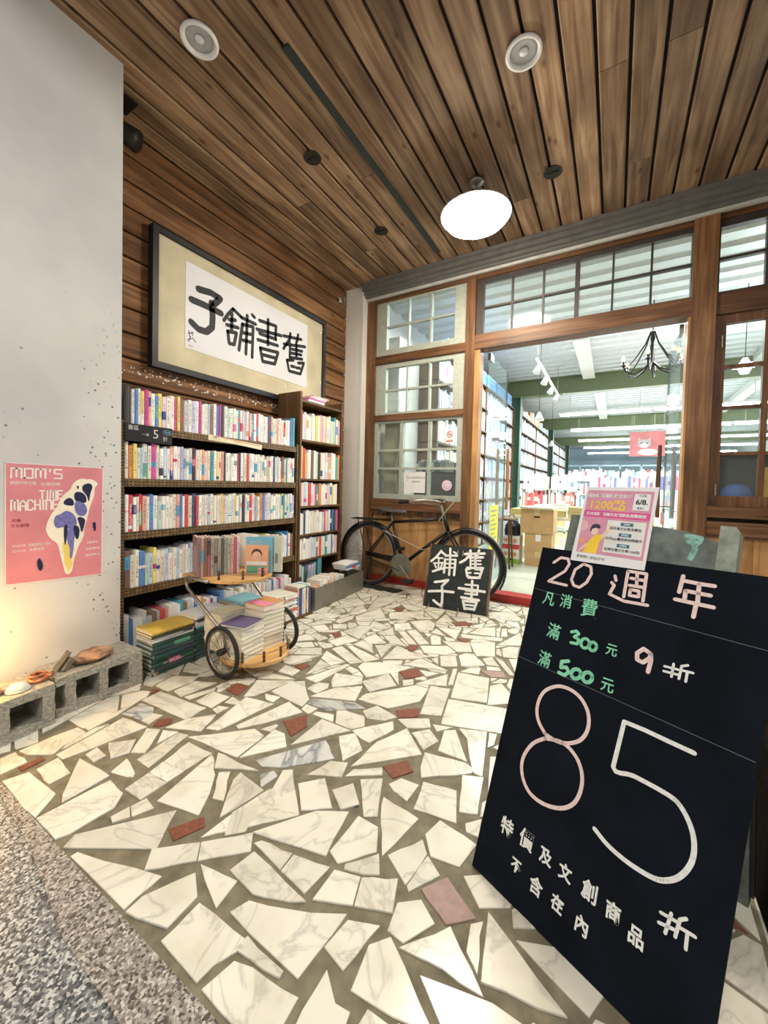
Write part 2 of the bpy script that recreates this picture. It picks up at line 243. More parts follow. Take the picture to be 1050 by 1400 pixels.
# ---------------------------------------------------------------- mesh helpers
class MB:
    def __init__(s): s.v = []; s.f = []; s.mi = []; s.c = []; s.cm = 0; s.cc = (1, 1, 1)
    def add(s, vs, fs, mi=None):
        b = len(s.v); s.v += [tuple(v) for v in vs]
        for f in fs: s.f.append(tuple(i + b for i in f)); s.mi.append(s.cm if mi is None else mi); s.c.append(s.cc)
        return s
    def box(s, x0, x1, y0, y1, z0, z1):
        v = [(x, y, z) for x in (x0, x1) for y in (y0, y1) for z in (z0, z1)]
        return s.add(v, [(0, 1, 3, 2), (4, 6, 7, 5), (0, 4, 5, 1), (2, 3, 7, 6), (0, 2, 6, 4), (1, 5, 7, 3)])
    def obox(s, o, ax, ay, az, x, y, z):
        o = Vector(o); P = [o + ax * a + ay * b + az * c for a in x for b in y for c in z]
        return s.add(P, [(0, 1, 3, 2), (4, 6, 7, 5), (0, 4, 5, 1), (2, 3, 7, 6), (0, 2, 6, 4), (1, 5, 7, 3)])
    def prism(s, pts, z0, z1, o=None, ax=None, ay=None, az=None, inset=0):
        o = Vector(o or (0, 0, 0)); ax = ax or Vector((1, 0, 0)); ay = ay or Vector((0, 1, 0)); az = az or Vector((0, 0, 1)); n = len(pts)
        lo = [o + ax * p[0] + ay * p[1] + az * z0 for p in pts]
        if inset:
            cx = sum(p[0] for p in pts) / n; cy = sum(p[1] for p in pts) / n; k = []
            for p in pts:
                d = math.hypot(p[0] - cx, p[1] - cy) or 1; k.append((p[0] - (p[0] - cx) * inset / d, p[1] - (p[1] - cy) * inset / d))
            mid = [o + ax * p[0] + ay * p[1] + az * (z1 - inset) for p in pts]; hi = [o + ax * p[0] + ay * p[1] + az * z1 for p in k]
            V = lo + mid + hi; F = [tuple(range(n))[::-1], tuple(range(2 * n, 3 * n))]
            for r in (0, 1): F += [(r * n + i, r * n + (i + 1) % n, (r + 1) * n + (i + 1) % n, (r + 1) * n + i) for i in range(n)]
            return s.add(V, F)
        hi = [o + ax * p[0] + ay * p[1] + az * z1 for p in pts]
        return s.add(lo + hi, [tuple(range(n))[::-1], tuple(range(n, 2 * n))] + [(i, (i + 1) % n, n + (i + 1) % n, n + i) for i in range(n)])
    def tube(s, pts, r, n=8, closed=False, cap=True):
        P = [Vector(p) for p in pts]; m = len(P); rr = r if isinstance(r, (list, tuple)) else [r] * m; rings = []; up = None
        for i in range(m):
            if closed: t = P[(i + 1) % m] - P[i - 1]
            else: t = P[min(i + 1, m - 1)] - P[max(i - 1, 0)]
            t.normalize()
            if up is None: up = t.orthogonal().normalized()
            up = (up - t * up.dot(t)); up = up.normalized() if up.length > 1e-6 else t.orthogonal().normalized()
            w = t.cross(up); rings.append([P[i] + (up * math.cos(a) + w * math.sin(a)) * rr[i] for a in [2 * math.pi * k / n for k in range(n)]])
        V = [v for g in rings for v in g]; F = []
        for i in range(m if closed else m - 1):
            j = (i + 1) % m
            F += [(i * n + k, i * n + (k + 1) % n, j * n + (k + 1) % n, j * n + k) for k in range(n)]
        if cap and not closed: F += [tuple(range(n))[::-1], tuple((m - 1) * n + k for k in range(n))]
        return s.add(V, F)
    def lathe(s, prof, c=(0, 0, 0), n=24, axis=Vector((0, 0, 1))):
        c = Vector(c); axis = axis.normalized(); u = axis.orthogonal().normalized(); w = axis.cross(u); V = []; F = []
        for r, h in prof:
            for k in range(n):
                a = 2 * math.pi * k / n; V.append(c + axis * h + (u * math.cos(a) + w * math.sin(a)) * r)
        m = len(prof)
        for i in range(m - 1): F += [(i * n + k, i * n + (k + 1) % n, (i + 1) * n + (k + 1) % n, (i + 1) * n + k) for k in range(n)]
        if prof[0][0] > 1e-5: F.append(tuple(range(n))[::-1])
        if prof[-1][0] > 1e-5: F.append(tuple((m - 1) * n + k for k in range(n)))
        return s.add(V, F)
    def ribbon(s, pts, w, o, ax, ay, az, h=.0012):
        o = Vector(o); T = lambda p, z: o + ax * p[0] + ay * p[1] + az * z
        for a, b in zip(pts[:-1], pts[1:]):
            dx, dy = b[0] - a[0], b[1] - a[1]; l = math.hypot(dx, dy) or 1; nx, ny = -dy / l * w / 2, dx / l * w / 2
            q = [(a[0] + nx, a[1] + ny), (a[0] - nx, a[1] - ny), (b[0] - nx, b[1] - ny), (b[0] + nx, b[1] + ny)]
            s.add([T(p, 0) for p in q] + [T(p, h) for p in q], [(4, 5, 6, 7), (0, 1, 5, 4), (1, 2, 6, 5), (2, 3, 7, 6), (3, 0, 4, 7)])
        for a in pts:
            g = [T((a[0] + w / 2 * math.cos(t), a[1] + w / 2 * math.sin(t)), h + .00016) for t in [k * math.pi / 4 for k in range(8)]]
            s.add(g, [tuple(range(8))])
        return s
    def build(s, name, mat, parent=None, smooth=False, loc=None, kind=None, label=None, fixn=True):
        me = bpy.data.meshes.new(name); me.from_pydata(s.v, [], s.f)
        for m in (mat if isinstance(mat, (list, tuple)) else [mat]): me.materials.append(m)
        me.polygons.foreach_set('material_index', s.mi)
        if smooth: me.polygons.foreach_set('use_smooth', [True] * len(s.f))
        if any(c != (1, 1, 1) for c in s.c):
            a = me.color_attributes.new('Col', 'FLOAT_COLOR', 'CORNER'); d = []
            for p, c in zip(me.polygons, s.c): d += (list(c) + [1.0]) * p.loop_total
            a.data.foreach_set('color', d)
        me.update()
        if fixn:
            import bmesh
            bm = bmesh.new(); bm.from_mesh(me); bmesh.ops.recalc_face_normals(bm, faces=bm.faces); bm.to_mesh(me); bm.free()
        o = bpy.data.objects.new(name, me); COL.objects.link(o)
        if loc: o.location = loc
        if parent: o.parent = parent
        if kind: o['kind'] = kind
        if label: o['label'] = label
        return o
def tag(o, label, cat, group=None, kind=None):
    o['label'] = label; o['category'] = cat
    if group: o['group'] = group
    if kind: o['kind'] = kind
    return o
def empty(name, loc=(0, 0, 0), rz=0, kind=None):
    o = bpy.data.objects.new(name, None); COL.objects.link(o); o.location = loc; o.rotation_euler = (0, 0, rz); o.empty_display_size = .05
    if kind: o['kind'] = kind
    return o
def thing(name, label, cat, loc=(0, 0, 0), rz=0, group=None): return tag(empty(name, loc, rz), label, cat, group)
def B(x0, x1, y0, y1, z0, z1): return MB().box(x0, x1, y0, y1, z0, z1)
def text_mesh(body, size, bold=0., extrude=.0006):
    c = bpy.data.curves.new('lettering', 'FONT'); c.body = body; c.size = size; c.align_x = 'CENTER'; c.align_y = 'CENTER'; c.offset = bold; c.extrude = extrude; c.resolution_u = 2
    o = bpy.data.objects.new('lettering', c); COL.objects.link(o); bpy.context.view_layer.update()
    me = bpy.data.meshes.new_from_object(o.evaluated_get(bpy.context.evaluated_depsgraph_get())); bpy.data.objects.remove(o); bpy.data.curves.remove(c)
    return me
def text(body, size, o, ax, ay, mat, parent=None, bold=0., rot=0., sx=1., extrude=.0006, name='lettering', label=None):
    me = text_mesh(body, size, bold, extrude); me.name = name; me.materials.clear(); me.materials.append(mat)
    ax = Vector(ax).normalized(); ay = Vector(ay).normalized(); az = ax.cross(ay)
    if rot: ax, ay = ax * math.cos(rot) + ay * math.sin(rot), ay * math.cos(rot) - ax * math.sin(rot)
    M = Matrix([[ax[i] * sx, ay[i], az[i], o[i]] for i in range(3)] + [[0, 0, 0, 1]])
    # centre on the glyph box
    if len(me.vertices):
        xs = [v.co.x for v in me.vertices]; ys = [v.co.y for v in me.vertices]; me.transform(Matrix.Translation((-(min(xs) + max(xs)) / 2, -(min(ys) + max(ys)) / 2, 0)))
    me.transform(M); ob = bpy.data.objects.new(name, me); COL.objects.link(ob)
    if parent: ob.parent = parent; ob.matrix_parent_inverse = parent.matrix_world.inverted() if False else Matrix.Identity(4)
    if label: ob['label'] = label
    return ob
def rot_in(root):   # children meshes are built in the root's own frame
    return root
ORD = 'first second third fourth fifth sixth seventh eighth ninth tenth eleventh twelfth thirteenth fourteenth fifteenth sixteenth seventeenth eighteenth nineteenth twentieth'.split()
TENS = {20: 'twenty', 30: 'thirty', 40: 'forty', 50: 'fifty', 60: 'sixty', 70: 'seventy'}
def ordw(n):
    if n <= 20: return ORD[n - 1]
    t = n // 10 * 10; u = n % 10
    return (TENS[t][:-1] + 'ieth') if u == 0 else TENS[t] + '-' + ORD[u - 1]
for y_ in (10.8, 16.0): light('shop_rear_fill', 'AREA', (1.0, y_, 3.0), 200, (.9, .97, 1), 4.5, 1.5)  # fill added over the rear bays to brighten the shop
def base(root, loc, kids=None):
    root.location = loc
    for c in COL.objects:
        if c.parent is root: c.matrix_parent_inverse = Matrix.Translation(-Vector(loc))
    return root
X3, Y3, Z3 = Vector((1, 0, 0)), Vector((0, 1, 0)), Vector((0, 0, 1))
# ================================================================ SETTING
floor = B(-2.55, 2.6, .459, 3.5, -.06, -.004).build('floor', M_grout, kind='structure')
B(-2.6, 3.2, -3, .459, -.06, -.003).build('pavement', M_terr, kind='structure')
tb = MB().prism([(-1.9, .459), (2.6, .459), (2.6, .36), (.2, .34), (-.55, .36), (-1.0, .37), (-1.35, .42)][::-1], -.0028, -.001).build('trim_1', M_terb, kind='structure')
TILES = 'w -1737,469 -1738,540 -1837,537 -1839,497;w -1784,554 -1709,601 -1735,643 -1756,725 -1816,721 -1831,644 -1832,546;w -1760,735 -1776,841 -1827,1003 -1806,869 -1817,734;w -1652,610 -1629,698 -1592,871 -1738,851 -1699,608;g -1656,880 -1671,940 -1705,959 -1786,949 -1771,860;w -1607,883 -1619,950 -1667,935 -1656,880;r -1553,896 -1537,935 -1563,955 -1601,924 -1580,886;w -1543,661 -1546,700 -1621,704 -1613,663;w -1514,700 -1491,752 -1550,804 -1613,739;w -1444,781 -1533,888 -1583,863 -1488,754;w -1456,917 -1518,891 -1458,832;w -1358,747 -1408,927 -1453,915 -1435,748;w -1376,686 -1358,697 -1372,710 -1469,732 -1445,668;w -1553,537 -1552,596 -1677,606 -1669,542;r -1699,513 -1702,578 -1727,579 -1730,513;w -1465,541 -1430,526 -1430,659 -1608,644;w -1655,447 -1430,454 -1486,532 -1673,524 -1695,458;w -1297,457 -1282,492 -1274,600 -1314,644 -1405,650 -1424,456;w -1239,658 -1239,740 -1333,733 -1325,655;w -1241,743 -1241,803 -1345,789 -1334,736;w -1223,571 -1199,608 -1240,627 -1248,578;w -1197,611 -1173,663 -1230,672 -1239,629;w -1034,592 -1109,695 -1270,496 -1250,458;r -1822,1054 -1862,1047 -1828,1012;w -1509,981 -1515,1080 -1813,1048 -1808,962;w -1785,1070 -1771,1180 -1791,1233 -1905,1169 -1883,1066;w -1689,1072 -1661,1242 -1765,1195 -1764,1084;w -1636,1082 -1609,1194 -1630,1215 -1675,1081;w -1495,1093 -1505,1195 -1609,1184 -1599,1089;w -1613,1212 -1602,1270 -1520,1345 -1534,1368 -1632,1315 -1634,1218;r -1483,1222 -1500,1305 -1579,1295 -1573,1227;w -1423,1168 -1429,1194 -1492,1200 -1482,1147;w -1437,1077 -1435,1135 -1483,1120 -1482,1088;w -1387,966 -1436,1072 -1509,991 -1528,906;w -1334,1009 -1290,1263 -1440,1233 -1387,990;w -1275,1057 -1221,1132 -1138,1285 -1246,1314 -1301,1066;w -1414,1263 -1358,1468 -1522,1370 -1453,1229;w -1410,1445 -1367,1478 -1515,1460 -1532,1385;w -1349,1269 -1304,1271 -1308,1319 -1388,1300;w -1170,1315 -1182,1377 -1235,1418 -1312,1492 -1365,1450 -1379,1331;w -1404,1498 -1410,1565 -1519,1569 -1502,1493;r -1406,1568 -1404,1637 -1452,1640 -1477,1589;w -1197,1433 -1180,1514 -1206,1539 -1253,1498 -1254,1446;w -1150,1114 -1156,1159 -1170,1162 -1199,1103;r -1064,1136 -1054,1217 -1109,1277 -1163,1191;w -1145,944 -1157,1082 -1220,1093 -1398,919;w -1034,1081 -1097,1134 -1149,1132 -1135,947;g -1033,961 -966,998 -844,1129 -936,1191 -1077,971;w -1108,898 -1027,939 -1126,928 -1223,923 -1166,866;w -1020,792 -1107,886 -1136,862 -1058,780;w -946,888 -1074,901 -1066,865 -1022,803 -976,745;g -971,897 -961,894 -953,956 -982,967 -1011,929;w -881,768 -784,878 -933,1007 -959,987 -929,912 -960,755 -965,676;w -1036,718 -1084,790 -1138,849 -1219,902 -1234,904 -1193,683;r -1019,630 -987,705 -1019,725 -1068,644;w -1243,804 -1238,911 -1368,903 -1345,792;w -886,1292 -1035,1289 -1029,1096;w -768,1069 -790,1137 -850,1111 -874,1015;w -791,894 -716,950 -812,1034 -873,968;w -690,959 -652,1006 -718,1067 -759,1006;w -617,976 -581,999 -646,1139 -708,1094;w -591,1112 -532,1097 -528,1178 -593,1173 -616,1128;w -370,1103 -413,1222 -523,1200 -502,1082;w -377,1146 -326,1167 -354,1329 -421,1300;w -810,1132 -781,1218 -862,1287 -906,1237;w -822,1272 -782,1270 -743,1392 -774,1439 -883,1295;w -582,1318 -701,1427 -763,1287 -770,1128;w -655,1151 -673,1182 -755,1120 -761,1078;r -617,1157 -571,1225 -615,1264 -676,1188;w -700,1431 -621,1487 -651,1540 -765,1463;w -588,1346 -559,1424 -621,1474 -673,1413;w -589,1475 -541,1538 -623,1511;w -427,1371 -528,1527 -566,1497 -541,1371;w -469,1497 -429,1402 -391,1329 -359,1329 -414,1583 -520,1543;w -560,1256 -536,1211 -396,1323 -393,1349 -429,1363 -579,1334;w -879,1398 -806,1424 -774,1475 -891,1504 -924,1434;r -766,1471 -695,1530 -722,1587 -802,1517;w -615,1587 -664,1825 -759,1799 -700,1550;w -357,1607 -381,1800 -638,1730 -595,1534;w -475,1798 -530,2038 -690,2007 -633,1748;w -387,1850 -398,1941 -462,2018 -506,1965 -469,1783;w -837,1513 -743,1641 -756,1766 -823,1763 -992,1554 -992,1500;g -1061,1349 -922,1455 -989,1471 -1180,1389 -1163,1348;w -996,1481 -1041,1610 -1144,1524 -1195,1399;w -982,1584 -900,1707 -997,1794 -1071,1645;w -895,1716 -963,1835 -997,1805;r -897,1792 -840,1861 -885,1930 -962,1845;w -872,1721 -836,1761 -858,1810 -902,1768;w -689,1840 -731,1960 -830,1778;w -665,1866 -708,2046 -728,2033 -686,1852;w -814,1870 -773,1941 -879,1919;w -1159,1519 -1057,1624 -1090,1684 -1235,1643 -1199,1561;w -1186,1433 -1174,1505 -1195,1539 -1245,1519 -1251,1443;w -560,982 -505,897 -472,1058 -604,1073;w -594,818 -524,900 -561,969 -632,971 -634,835;w -394,966 -316,979 -298,1066 -416,1087 -434,1020;w -336,1089 -300,1092 -310,1156 -348,1115;w -334,1496 -334,1561 -368,1503;w -318,1253 -302,1283 -327,1467 -363,1444;w -913,628 -952,666 -1045,585 -1003,543;w -910,629 -814,721 -854,764 -951,668;w -947,468 -950,558 -1203,477 -1205,462;w -906,473 -825,498 -829,574 -886,607 -941,505 -939,467;w -683,473 -679,508 -646,576 -814,569 -814,477;w -850,608 -769,581 -779,649 -895,628;w -722,648 -632,682 -601,703 -807,726 -819,658;w -516,583 -502,732 -574,691 -719,633 -736,593;w -505,473 -490,488 -495,562 -608,549 -650,536 -666,472;w -633,818 -664,967 -752,915 -856,764;w -710,726 -714,776 -815,759 -827,743;w -616,714 -604,800 -709,775 -706,725;w -501,754 -523,820 -591,800 -591,714;w -412,789 -440,867 -520,820 -498,755;w -416,862 -404,967 -433,1001 -493,908;w -402,852 -351,931 -400,964 -413,862;w -363,749 -319,821 -368,852 -414,816 -405,752;w -446,641 -423,752 -493,723 -506,653;w -282,644 -241,647 -393,746 -426,708 -415,624;w -389,550 -397,597 -429,593 -476,626 -471,516;w -373,572 -326,598 -322,620 -371,618 -374,591;p -296,832 -241,881 -334,937 -379,875;w -269,751 -234,748 -186,751 -287,835 -368,737;w -242,668 -137,704 -113,751 -168,752 -246,733 -308,717;w -242,908 -178,949 -178,960 -261,991 -300,962;w -164,907 -115,936 -167,955 -175,945;w -198,771 -42,805 -222,910;w -6,828 17,879 -75,918 -153,885;w -1253,1510 -1222,1760 -1246,1761 -1332,1517;w -1323,1650 -1312,1697 -1400,1720 -1354,1546;w -1307,1696 -1267,1777 -1447,1834 -1409,1736;w -1230,1771 -1186,1831 -1417,1939 -1441,1874;w -1179,1835 -1125,1913 -1360,1978 -1389,1959;w -1200,1964 -1289,2090 -1358,2083 -1371,2001;w -1128,1933 -1159,2112 -1251,2063;w -950,2036 -880,2114 -981,2099 -1127,2089 -1112,1922;w -1079,1875 -989,1920 -1007,1971 -1103,1907;w -1074,1695 -966,1829 -916,1929 -1101,1881 -1181,1824 -1175,1767;w -1155,1686 -1142,1732 -1212,1747 -1221,1708;w -1505,1585 -1439,1760 -1608,1658 -1551,1579;w -1434,1774 -1497,1849 -1600,1773 -1581,1692;w -1597,1787 -1545,1842 -1605,1885 -1708,1796;w -1523,1868 -1479,1854 -1450,1905 -1493,1940 -1582,1906;w -1442,1923 -1377,2071 -1487,2103 -1531,1953;w -1579,1922 -1560,1989 -1684,2019 -1686,1959;r -1532,2026 -1521,2071 -1554,2107 -1600,2076;w -1389,2089 -1430,2332 -1518,2288 -1553,2138;w -1270,2076 -1206,2132 -1353,2228 -1371,2102;w -1288,2228 -1233,2280 -1303,2386 -1338,2239;w -1188,2144 -1075,2156 -1229,2274 -1281,2219;w -1355,2303 -1313,2386 -1486,2423 -1454,2316;w -1271,2360 -1193,2429 -1243,2527 -1326,2470 -1307,2416;w -1410,2537 -1219,2717 -1278,2844 -1481,2662 -1458,2599;r -1435,2726 -1426,2804 -1500,2810 -1505,2750;w -1639,2142 -1556,2182 -1607,2261 -1689,2205;w -1664,2246 -1641,2378 -1676,2456 -1725,2302 -1707,2262;w -1594,2364 -1444,2532 -1607,2722 -1650,2428;w -1665,2487 -1643,2591 -1699,2636 -1730,2430;w -1851,2522 -1750,2735 -1908,2844 -1911,2510;w -1597,2819 -1596,3091 -1780,2987 -1671,2634;w -1677,2039 -1651,2118 -1737,2172 -1787,2089;w -1713,1813 -1615,1924 -1698,1966 -1721,1965 -1754,1844;w -1894,2204 -1760,2297 -1755,2393 -1882,2384 -1994,2210;w -1273,2359 -1175,2441 -1255,2536 -1330,2451;w -1108,2424 -1052,2509 -1089,2632 -1155,2682 -1260,2567;w -992,2744 -1102,2884 -1095,2645;r -936,2678 -863,2735 -866,2795 -956,2762 -979,2707;w -971,2773 -900,2850 -906,2902 -1046,2843;w -805,2715 -778,2759 -786,2856 -846,2747;w -861,2431 -888,2614 -1051,2580;w -933,2454 -1042,2547 -1044,2453;w -653,2628 -700,2806 -791,2734 -824,2587;w -839,2488 -596,2576 -605,2632 -863,2545;r -789,2425 -781,2458 -819,2487 -854,2450;w -959,2272 -908,2306 -960,2421 -1013,2429 -1018,2382;w -1026,2227 -975,2274 -1155,2445 -1199,2393;w -1085,2200 -1037,2220 -1205,2374 -1241,2350;r -1024,2116 -1007,2140 -1019,2206 -1061,2191 -1078,2129;w -948,2132 -825,2179 -790,2249 -867,2308 -1011,2211;w -784,2257 -708,2303 -763,2432 -920,2359;w -667,2266 -574,2319 -630,2532 -765,2436;w -700,2091 -591,2173 -689,2281 -735,2267 -759,2212;w -798,2026 -717,2070 -771,2197 -851,2144;w -816,2034 -854,2121 -879,2077;w -741,1995 -930,2054 -981,1925;w -589,2049 -602,2126 -653,2092 -684,2023;w -564,2121 -498,2156 -517,2188 -580,2164;w -586,2186 -521,2203 -587,2304 -627,2244;w -451,2130 -424,2139 -517,2284 -573,2313;p -527,2054 -456,2091 -486,2154 -568,2109 -591,2094;w -444,2038 -445,2072 -479,2067 -509,1988;w -531,2341 -457,2368 -480,2541 -538,2515 -567,2458;w -477,2569 -482,2659 -528,2802 -607,2495;w -622,2649 -585,2674 -624,2831 -650,2798;w -673,2831 -651,2880 -703,2931;w -538,2874 -589,3009 -660,2943;w -790,2982 -582,3024 -576,3091 -671,3244 -836,3108;w -431,2190 -455,2358 -496,2330'
def area(p): return .5 * sum(p[i][0] * p[(i + 1) % len(p)][1] - p[(i + 1) % len(p)][0] * p[i][1] for i in range(len(p)))
def clip(p, a, n):      # keep the side where (x-a).n >= 0
    out = []
    for i in range(len(p)):
        q, r = p[i], p[(i + 1) % len(p)]; d1 = (q[0] - a[0]) * n[0] + (q[1] - a[1]) * n[1]; d2 = (r[0] - a[0]) * n[0] + (r[1] - a[1]) * n[1]
        if d1 >= 0: out.append(q)
        if (d1 > 0) != (d2 > 0) and abs(d1 - d2) > 1e-9: t = d1 / (d1 - d2); out.append((q[0] + (r[0] - q[0]) * t, q[1] + (r[1] - q[1]) * t))
    return out
def inset(p, d):
    q = p
    for i in range(len(p)):
        a, b = p[i], p[(i + 1) % len(p)]; l = math.hypot(b[0] - a[0], b[1] - a[1])
        if l < 1e-6: continue
        n = (-(b[1] - a[1]) / l, (b[0] - a[0]) / l); q = clip(q, (a[0] + n[0] * d, a[1] + n[1] * d), n)
        if len(q) < 3: return []
    return q
traced = []
for t in TILES.split(';'):
    k, *pp = t.split(' '); P = [tuple(int(c) / 1000 for c in q.split(',')) for q in pp]
    P = [(x, max(y, .462)) for x, y in P]
    traced.append((k, P))
cells = []
def split(p, depth=0):
    cy = sum(q[1] for q in p) / len(p); A = area(p); tgt = (.016 if cy > 1.2 else .03) * rnd.uniform(.45, 1.7)
    if A < tgt or depth > 14: cells.append(p); return
    # cut across the long side
    xs = [q[0] for q in p]; ys = [q[1] for q in p]; c = (sum(xs) / len(p), sum(ys) / len(p)); best = max(((a, b) for a in p for b in p), key=lambda s: math.dist(*s))
    dx, dy = best[1][0] - best[0][0], best[1][1] - best[0][1]; l = math.hypot(dx, dy); an = math.atan2(dy, dx) + rnd.gauss(0, .42); n = (math.cos(an), math.sin(an))
    s = rnd.uniform(-.14, .14) * l; a = (c[0] + n[0] * s, c[1] + n[1] * s)
    for m in (n, (-n[0], -n[1])):
        q = clip(p, a, m)
        if len(q) > 2 and abs(area(q)) > 1e-5: split(q, depth + 1)
split([(-2.5, .465), (2.5, .465), (2.5, 3.42), (-2.5, 3.42)])
tiles = list(traced)
def hull_edges(P): return [(P[i], P[(i + 1) % len(P)]) for i in range(len(P))]
for c in cells:
    q = inset(c, .0055); cc = 0
    if len(q) < 3: continue
    for k, P in traced:
        if len(q) < 3: break
        if min(a[0] for a in P) > max(a[0] for a in q) + .01 or max(a[0] for a in P) < min(a[0] for a in q) - .01 or min(a[1] for a in P) > max(a[1] for a in q) + .01 or max(a[1] for a in P) < min(a[1] for a in q) - .01: continue
        best = None
        for a, b in hull_edges(P):
            l = math.dist(a, b)
            if l < .004: continue
            n = ((b[1] - a[1]) / l, -(b[0] - a[0]) / l); r = clip(q, (a[0] + n[0] * .008, a[1] + n[1] * .008), n); A = abs(area(r)) if len(r) > 2 else 0
            if best is None or A > best[0]: best = (A, r)
        if best and best[0] < abs(area(q)) - 1e-6: q = best[1]; cc += 1
    if len(q) < 3: continue
    A = abs(area(q)); pe = sum(math.dist(q[i], q[(i + 1) % len(q)]) for i in range(len(q)))
    cy = sum(p[1] for p in q) / len(q)
    if A < (.0022 if cc and cy < 1.6 else .0007) or 4 * math.pi * A / pe / pe < .28: continue
    r = rnd.random(); tiles.append(('r' if r < .03 else 'g' if r < .07 else 'w', q))
tiles.sort(key=lambda t: min(math.hypot(p[0], p[1]) for p in t[1]) - (5 if t in traced else 0))
TM = {'w': M_white, 'g': M_gmar, 'r': M_red, 'p': M_pink}
def dense(P, rr):       # a slightly broken outline
    out = []
    for i in range(len(P)):
        a, b = P[i], P[(i + 1) % len(P)]; out.append(a)
        l = math.dist(a, b)
        if l > .09:
            for t in (.33, .67): j = rr.gauss(0, .0016); out.append((a[0] + (b[0] - a[0]) * t - (b[1] - a[1]) / l * j, a[1] + (b[1] - a[1]) * t + (b[0] - a[0]) / l * j))
    return out
rest = MB(); nrest = 0
for i, (k, P) in enumerate(tiles):
    cx = sum(p[0] for p in P) / len(P); cy = sum(p[1] for p in P) / len(P)
    Q = [(x - cx, y - cy) for x, y in dense(P, rnd)]
    if area(Q) < 0: Q = Q[::-1]
    if i < 420: MB().prism(Q, -.006, .0 + rnd.uniform(-.0008, .0008), inset=.0012).build('tile', TM[k], floor, loc=(cx, cy, 0))
    else: rest.prism([(x + cx, y + cy) for x, y in Q], -.006, 0)
if rest.v: rest.build('tile_field', M_white, floor, kind='stuff')
MB().lathe([(.009, 0), (.009, .0006), (0, .0006)], (-.66, 1.0, -.0035), 12).build('drain_plug', M_black, floor)
# ---- ceiling of planks
ceil = B(-2.6, 2.7, -.2, 3.55, 3.055, 3.12).build('ceiling', M_shadow, kind='structure')
pk = {}
def cplank(x, y0, y1):
    key = round(y1 - y0, 3)
    if key not in pk:
        m = MB(); w = .0622; L = y1 - y0
        sec = [(-w, .02), (-w, .004), (-w + .006, 0), (w - .006, 0), (w, .004), (w, .02)]; V = [(a, yy, b) for yy in (0, L) for a, b in sec]
        m.add(V, [(0, 1, 2, 3, 4, 5), (11, 10, 9, 8, 7, 6)] + [(i, (i + 1) % 6, 6 + (i + 1) % 6, 6 + i) for i in range(6)]); o = m.build('plank', M_ceil, ceil); pk[key] = o.data; o.location = (x, y0, 3.03)
    else:
        o = bpy.data.objects.new('plank', pk[key]); COL.objects.link(o); o.parent = ceil; o.location = (x, y0, 3.03)
    return o
x = -2.455
while x < 2.6:
    cut = {0: 1.2, 1: 2.2, 2: 2.9}.get(rnd.randrange(6))
    if abs(x + 1.4) < .03: pass
    if cut: cplank(x, -.1, cut - .0015); cplank(x, cut + .0015, 3.4)
    else: cplank(x, -.1, 3.4)
    x += .14
# recessed track, downlights and holes
t = thing('ceiling_track', 'long dark recessed strip running between the ceiling planks', 'ceiling track'); B(-1.414, -1.372, 1.36, 3.2, 3.022, 3.04).build('cover_strip', plain('dark_green_strip', (.018, .028, .026), .6), t); base(t, (-1.4, 1.36, 3.03))
def downlight(x, y, label):
    t = thing('downlight', label, 'downlight', (x, y, 3.03), 0, 'downlights in the plank ceiling')
    MB().lathe([(.078, 0), (.083, -.006), (.081, -.014), (.068, -.016), (.062, -.006), (.058, .004)], n=32).build('ring', plain('white_enamel', (.96, .96, .94), .3), t, True)
    MB().lathe([(.0, .0), (.045, -.002), (.059, -.004), (.059, .004)][::-1], n=32).build('lens', plain('frosted_glass', (.42, .43, .44), .25), t, True)
    MB().lathe([(.0, -.010), (.018, -.008), (.022, -.003)], n=16).build('bulb', plain('pale_bulb', (.72, .72, .74), .2), t, True)
downlight(-1.718, 1.15, 'unlit white-ringed downlight in the planks above the left wall')
downlight(-.435, 1.925, 'unlit white-ringed downlight in the planks near the top middle right')
for (x, y, l) in ((-1.697, 1.907, 'larger round black hole in the ceiling planks left of the track'), (-1.681, 2.715, 'small round black hole in the ceiling planks nearest the white pillar'), (-.411, 2.74, 'round black hole in the ceiling planks right of the hanging lamp')):
    t = thing('empty_socket', l, 'light fitting', (x, y, 3.028), 0, 'empty round sockets in the ceiling')
    MB().lathe([(0, -.0015), (.050, -.0015), (.052, .002)], n=20).build('opening', M_shadow, t); MB().lathe([(.052, .0), (.056, -.004), (.050, -.004)], n=20).build('rim', M_iron, t); MB().obox((0, 0, -.004), X3, Y3, Z3, (-.034, .034), (-.005, .005), (-.004, .001)).build('clip', M_iron, t)
# ---- left walls
wl = B(-2.56, -2.527, 1.0, 3.5, -.05, 3.06).build('wall_left', M_shadow, kind='structure')
pm = None; z = 3.03 - .075; 
while z > .05:
    if pm is None:
        m = MB(); sec = [(0, -.0675), (.014, -.0675), (.02, -.060), (.02, .060), (.014, .0675), (0, .0675)]; V = [(a, yy, b) for yy in (0, 2.48) for a, b in sec]
        m.add(V, [(0, 1, 2, 3, 4, 5), (11, 10, 9, 8, 7, 6)] + [(i, (i + 1) % 6, 6 + (i + 1) % 6, 6 + i) for i in range(6)]); o = m.build('plank', M_wallw, wl); pm = o.data
    else: o = bpy.data.objects.new('plank', pm); COL.objects.link(o); o.parent = wl
    o.location = (-2.527, 1.0, z); z -= .146
fl = MB()
for i in range(150):
    y = rnd.uniform(1.1, 2.45); zz = rnd.uniform(1.61, 1.675); s = rnd.uniform(.0015, .005); fl.box(-2.508, -2.5045, y - s, y + s * 1.5, zz - s, zz + s)
fl.build('paint_splashes', M_wpaint, wl, kind='stuff')
B(-2.62, -2.15, -1.2, 1.035, -.05, 3.03).build('wall_left_front', M_plas, kind='structure')
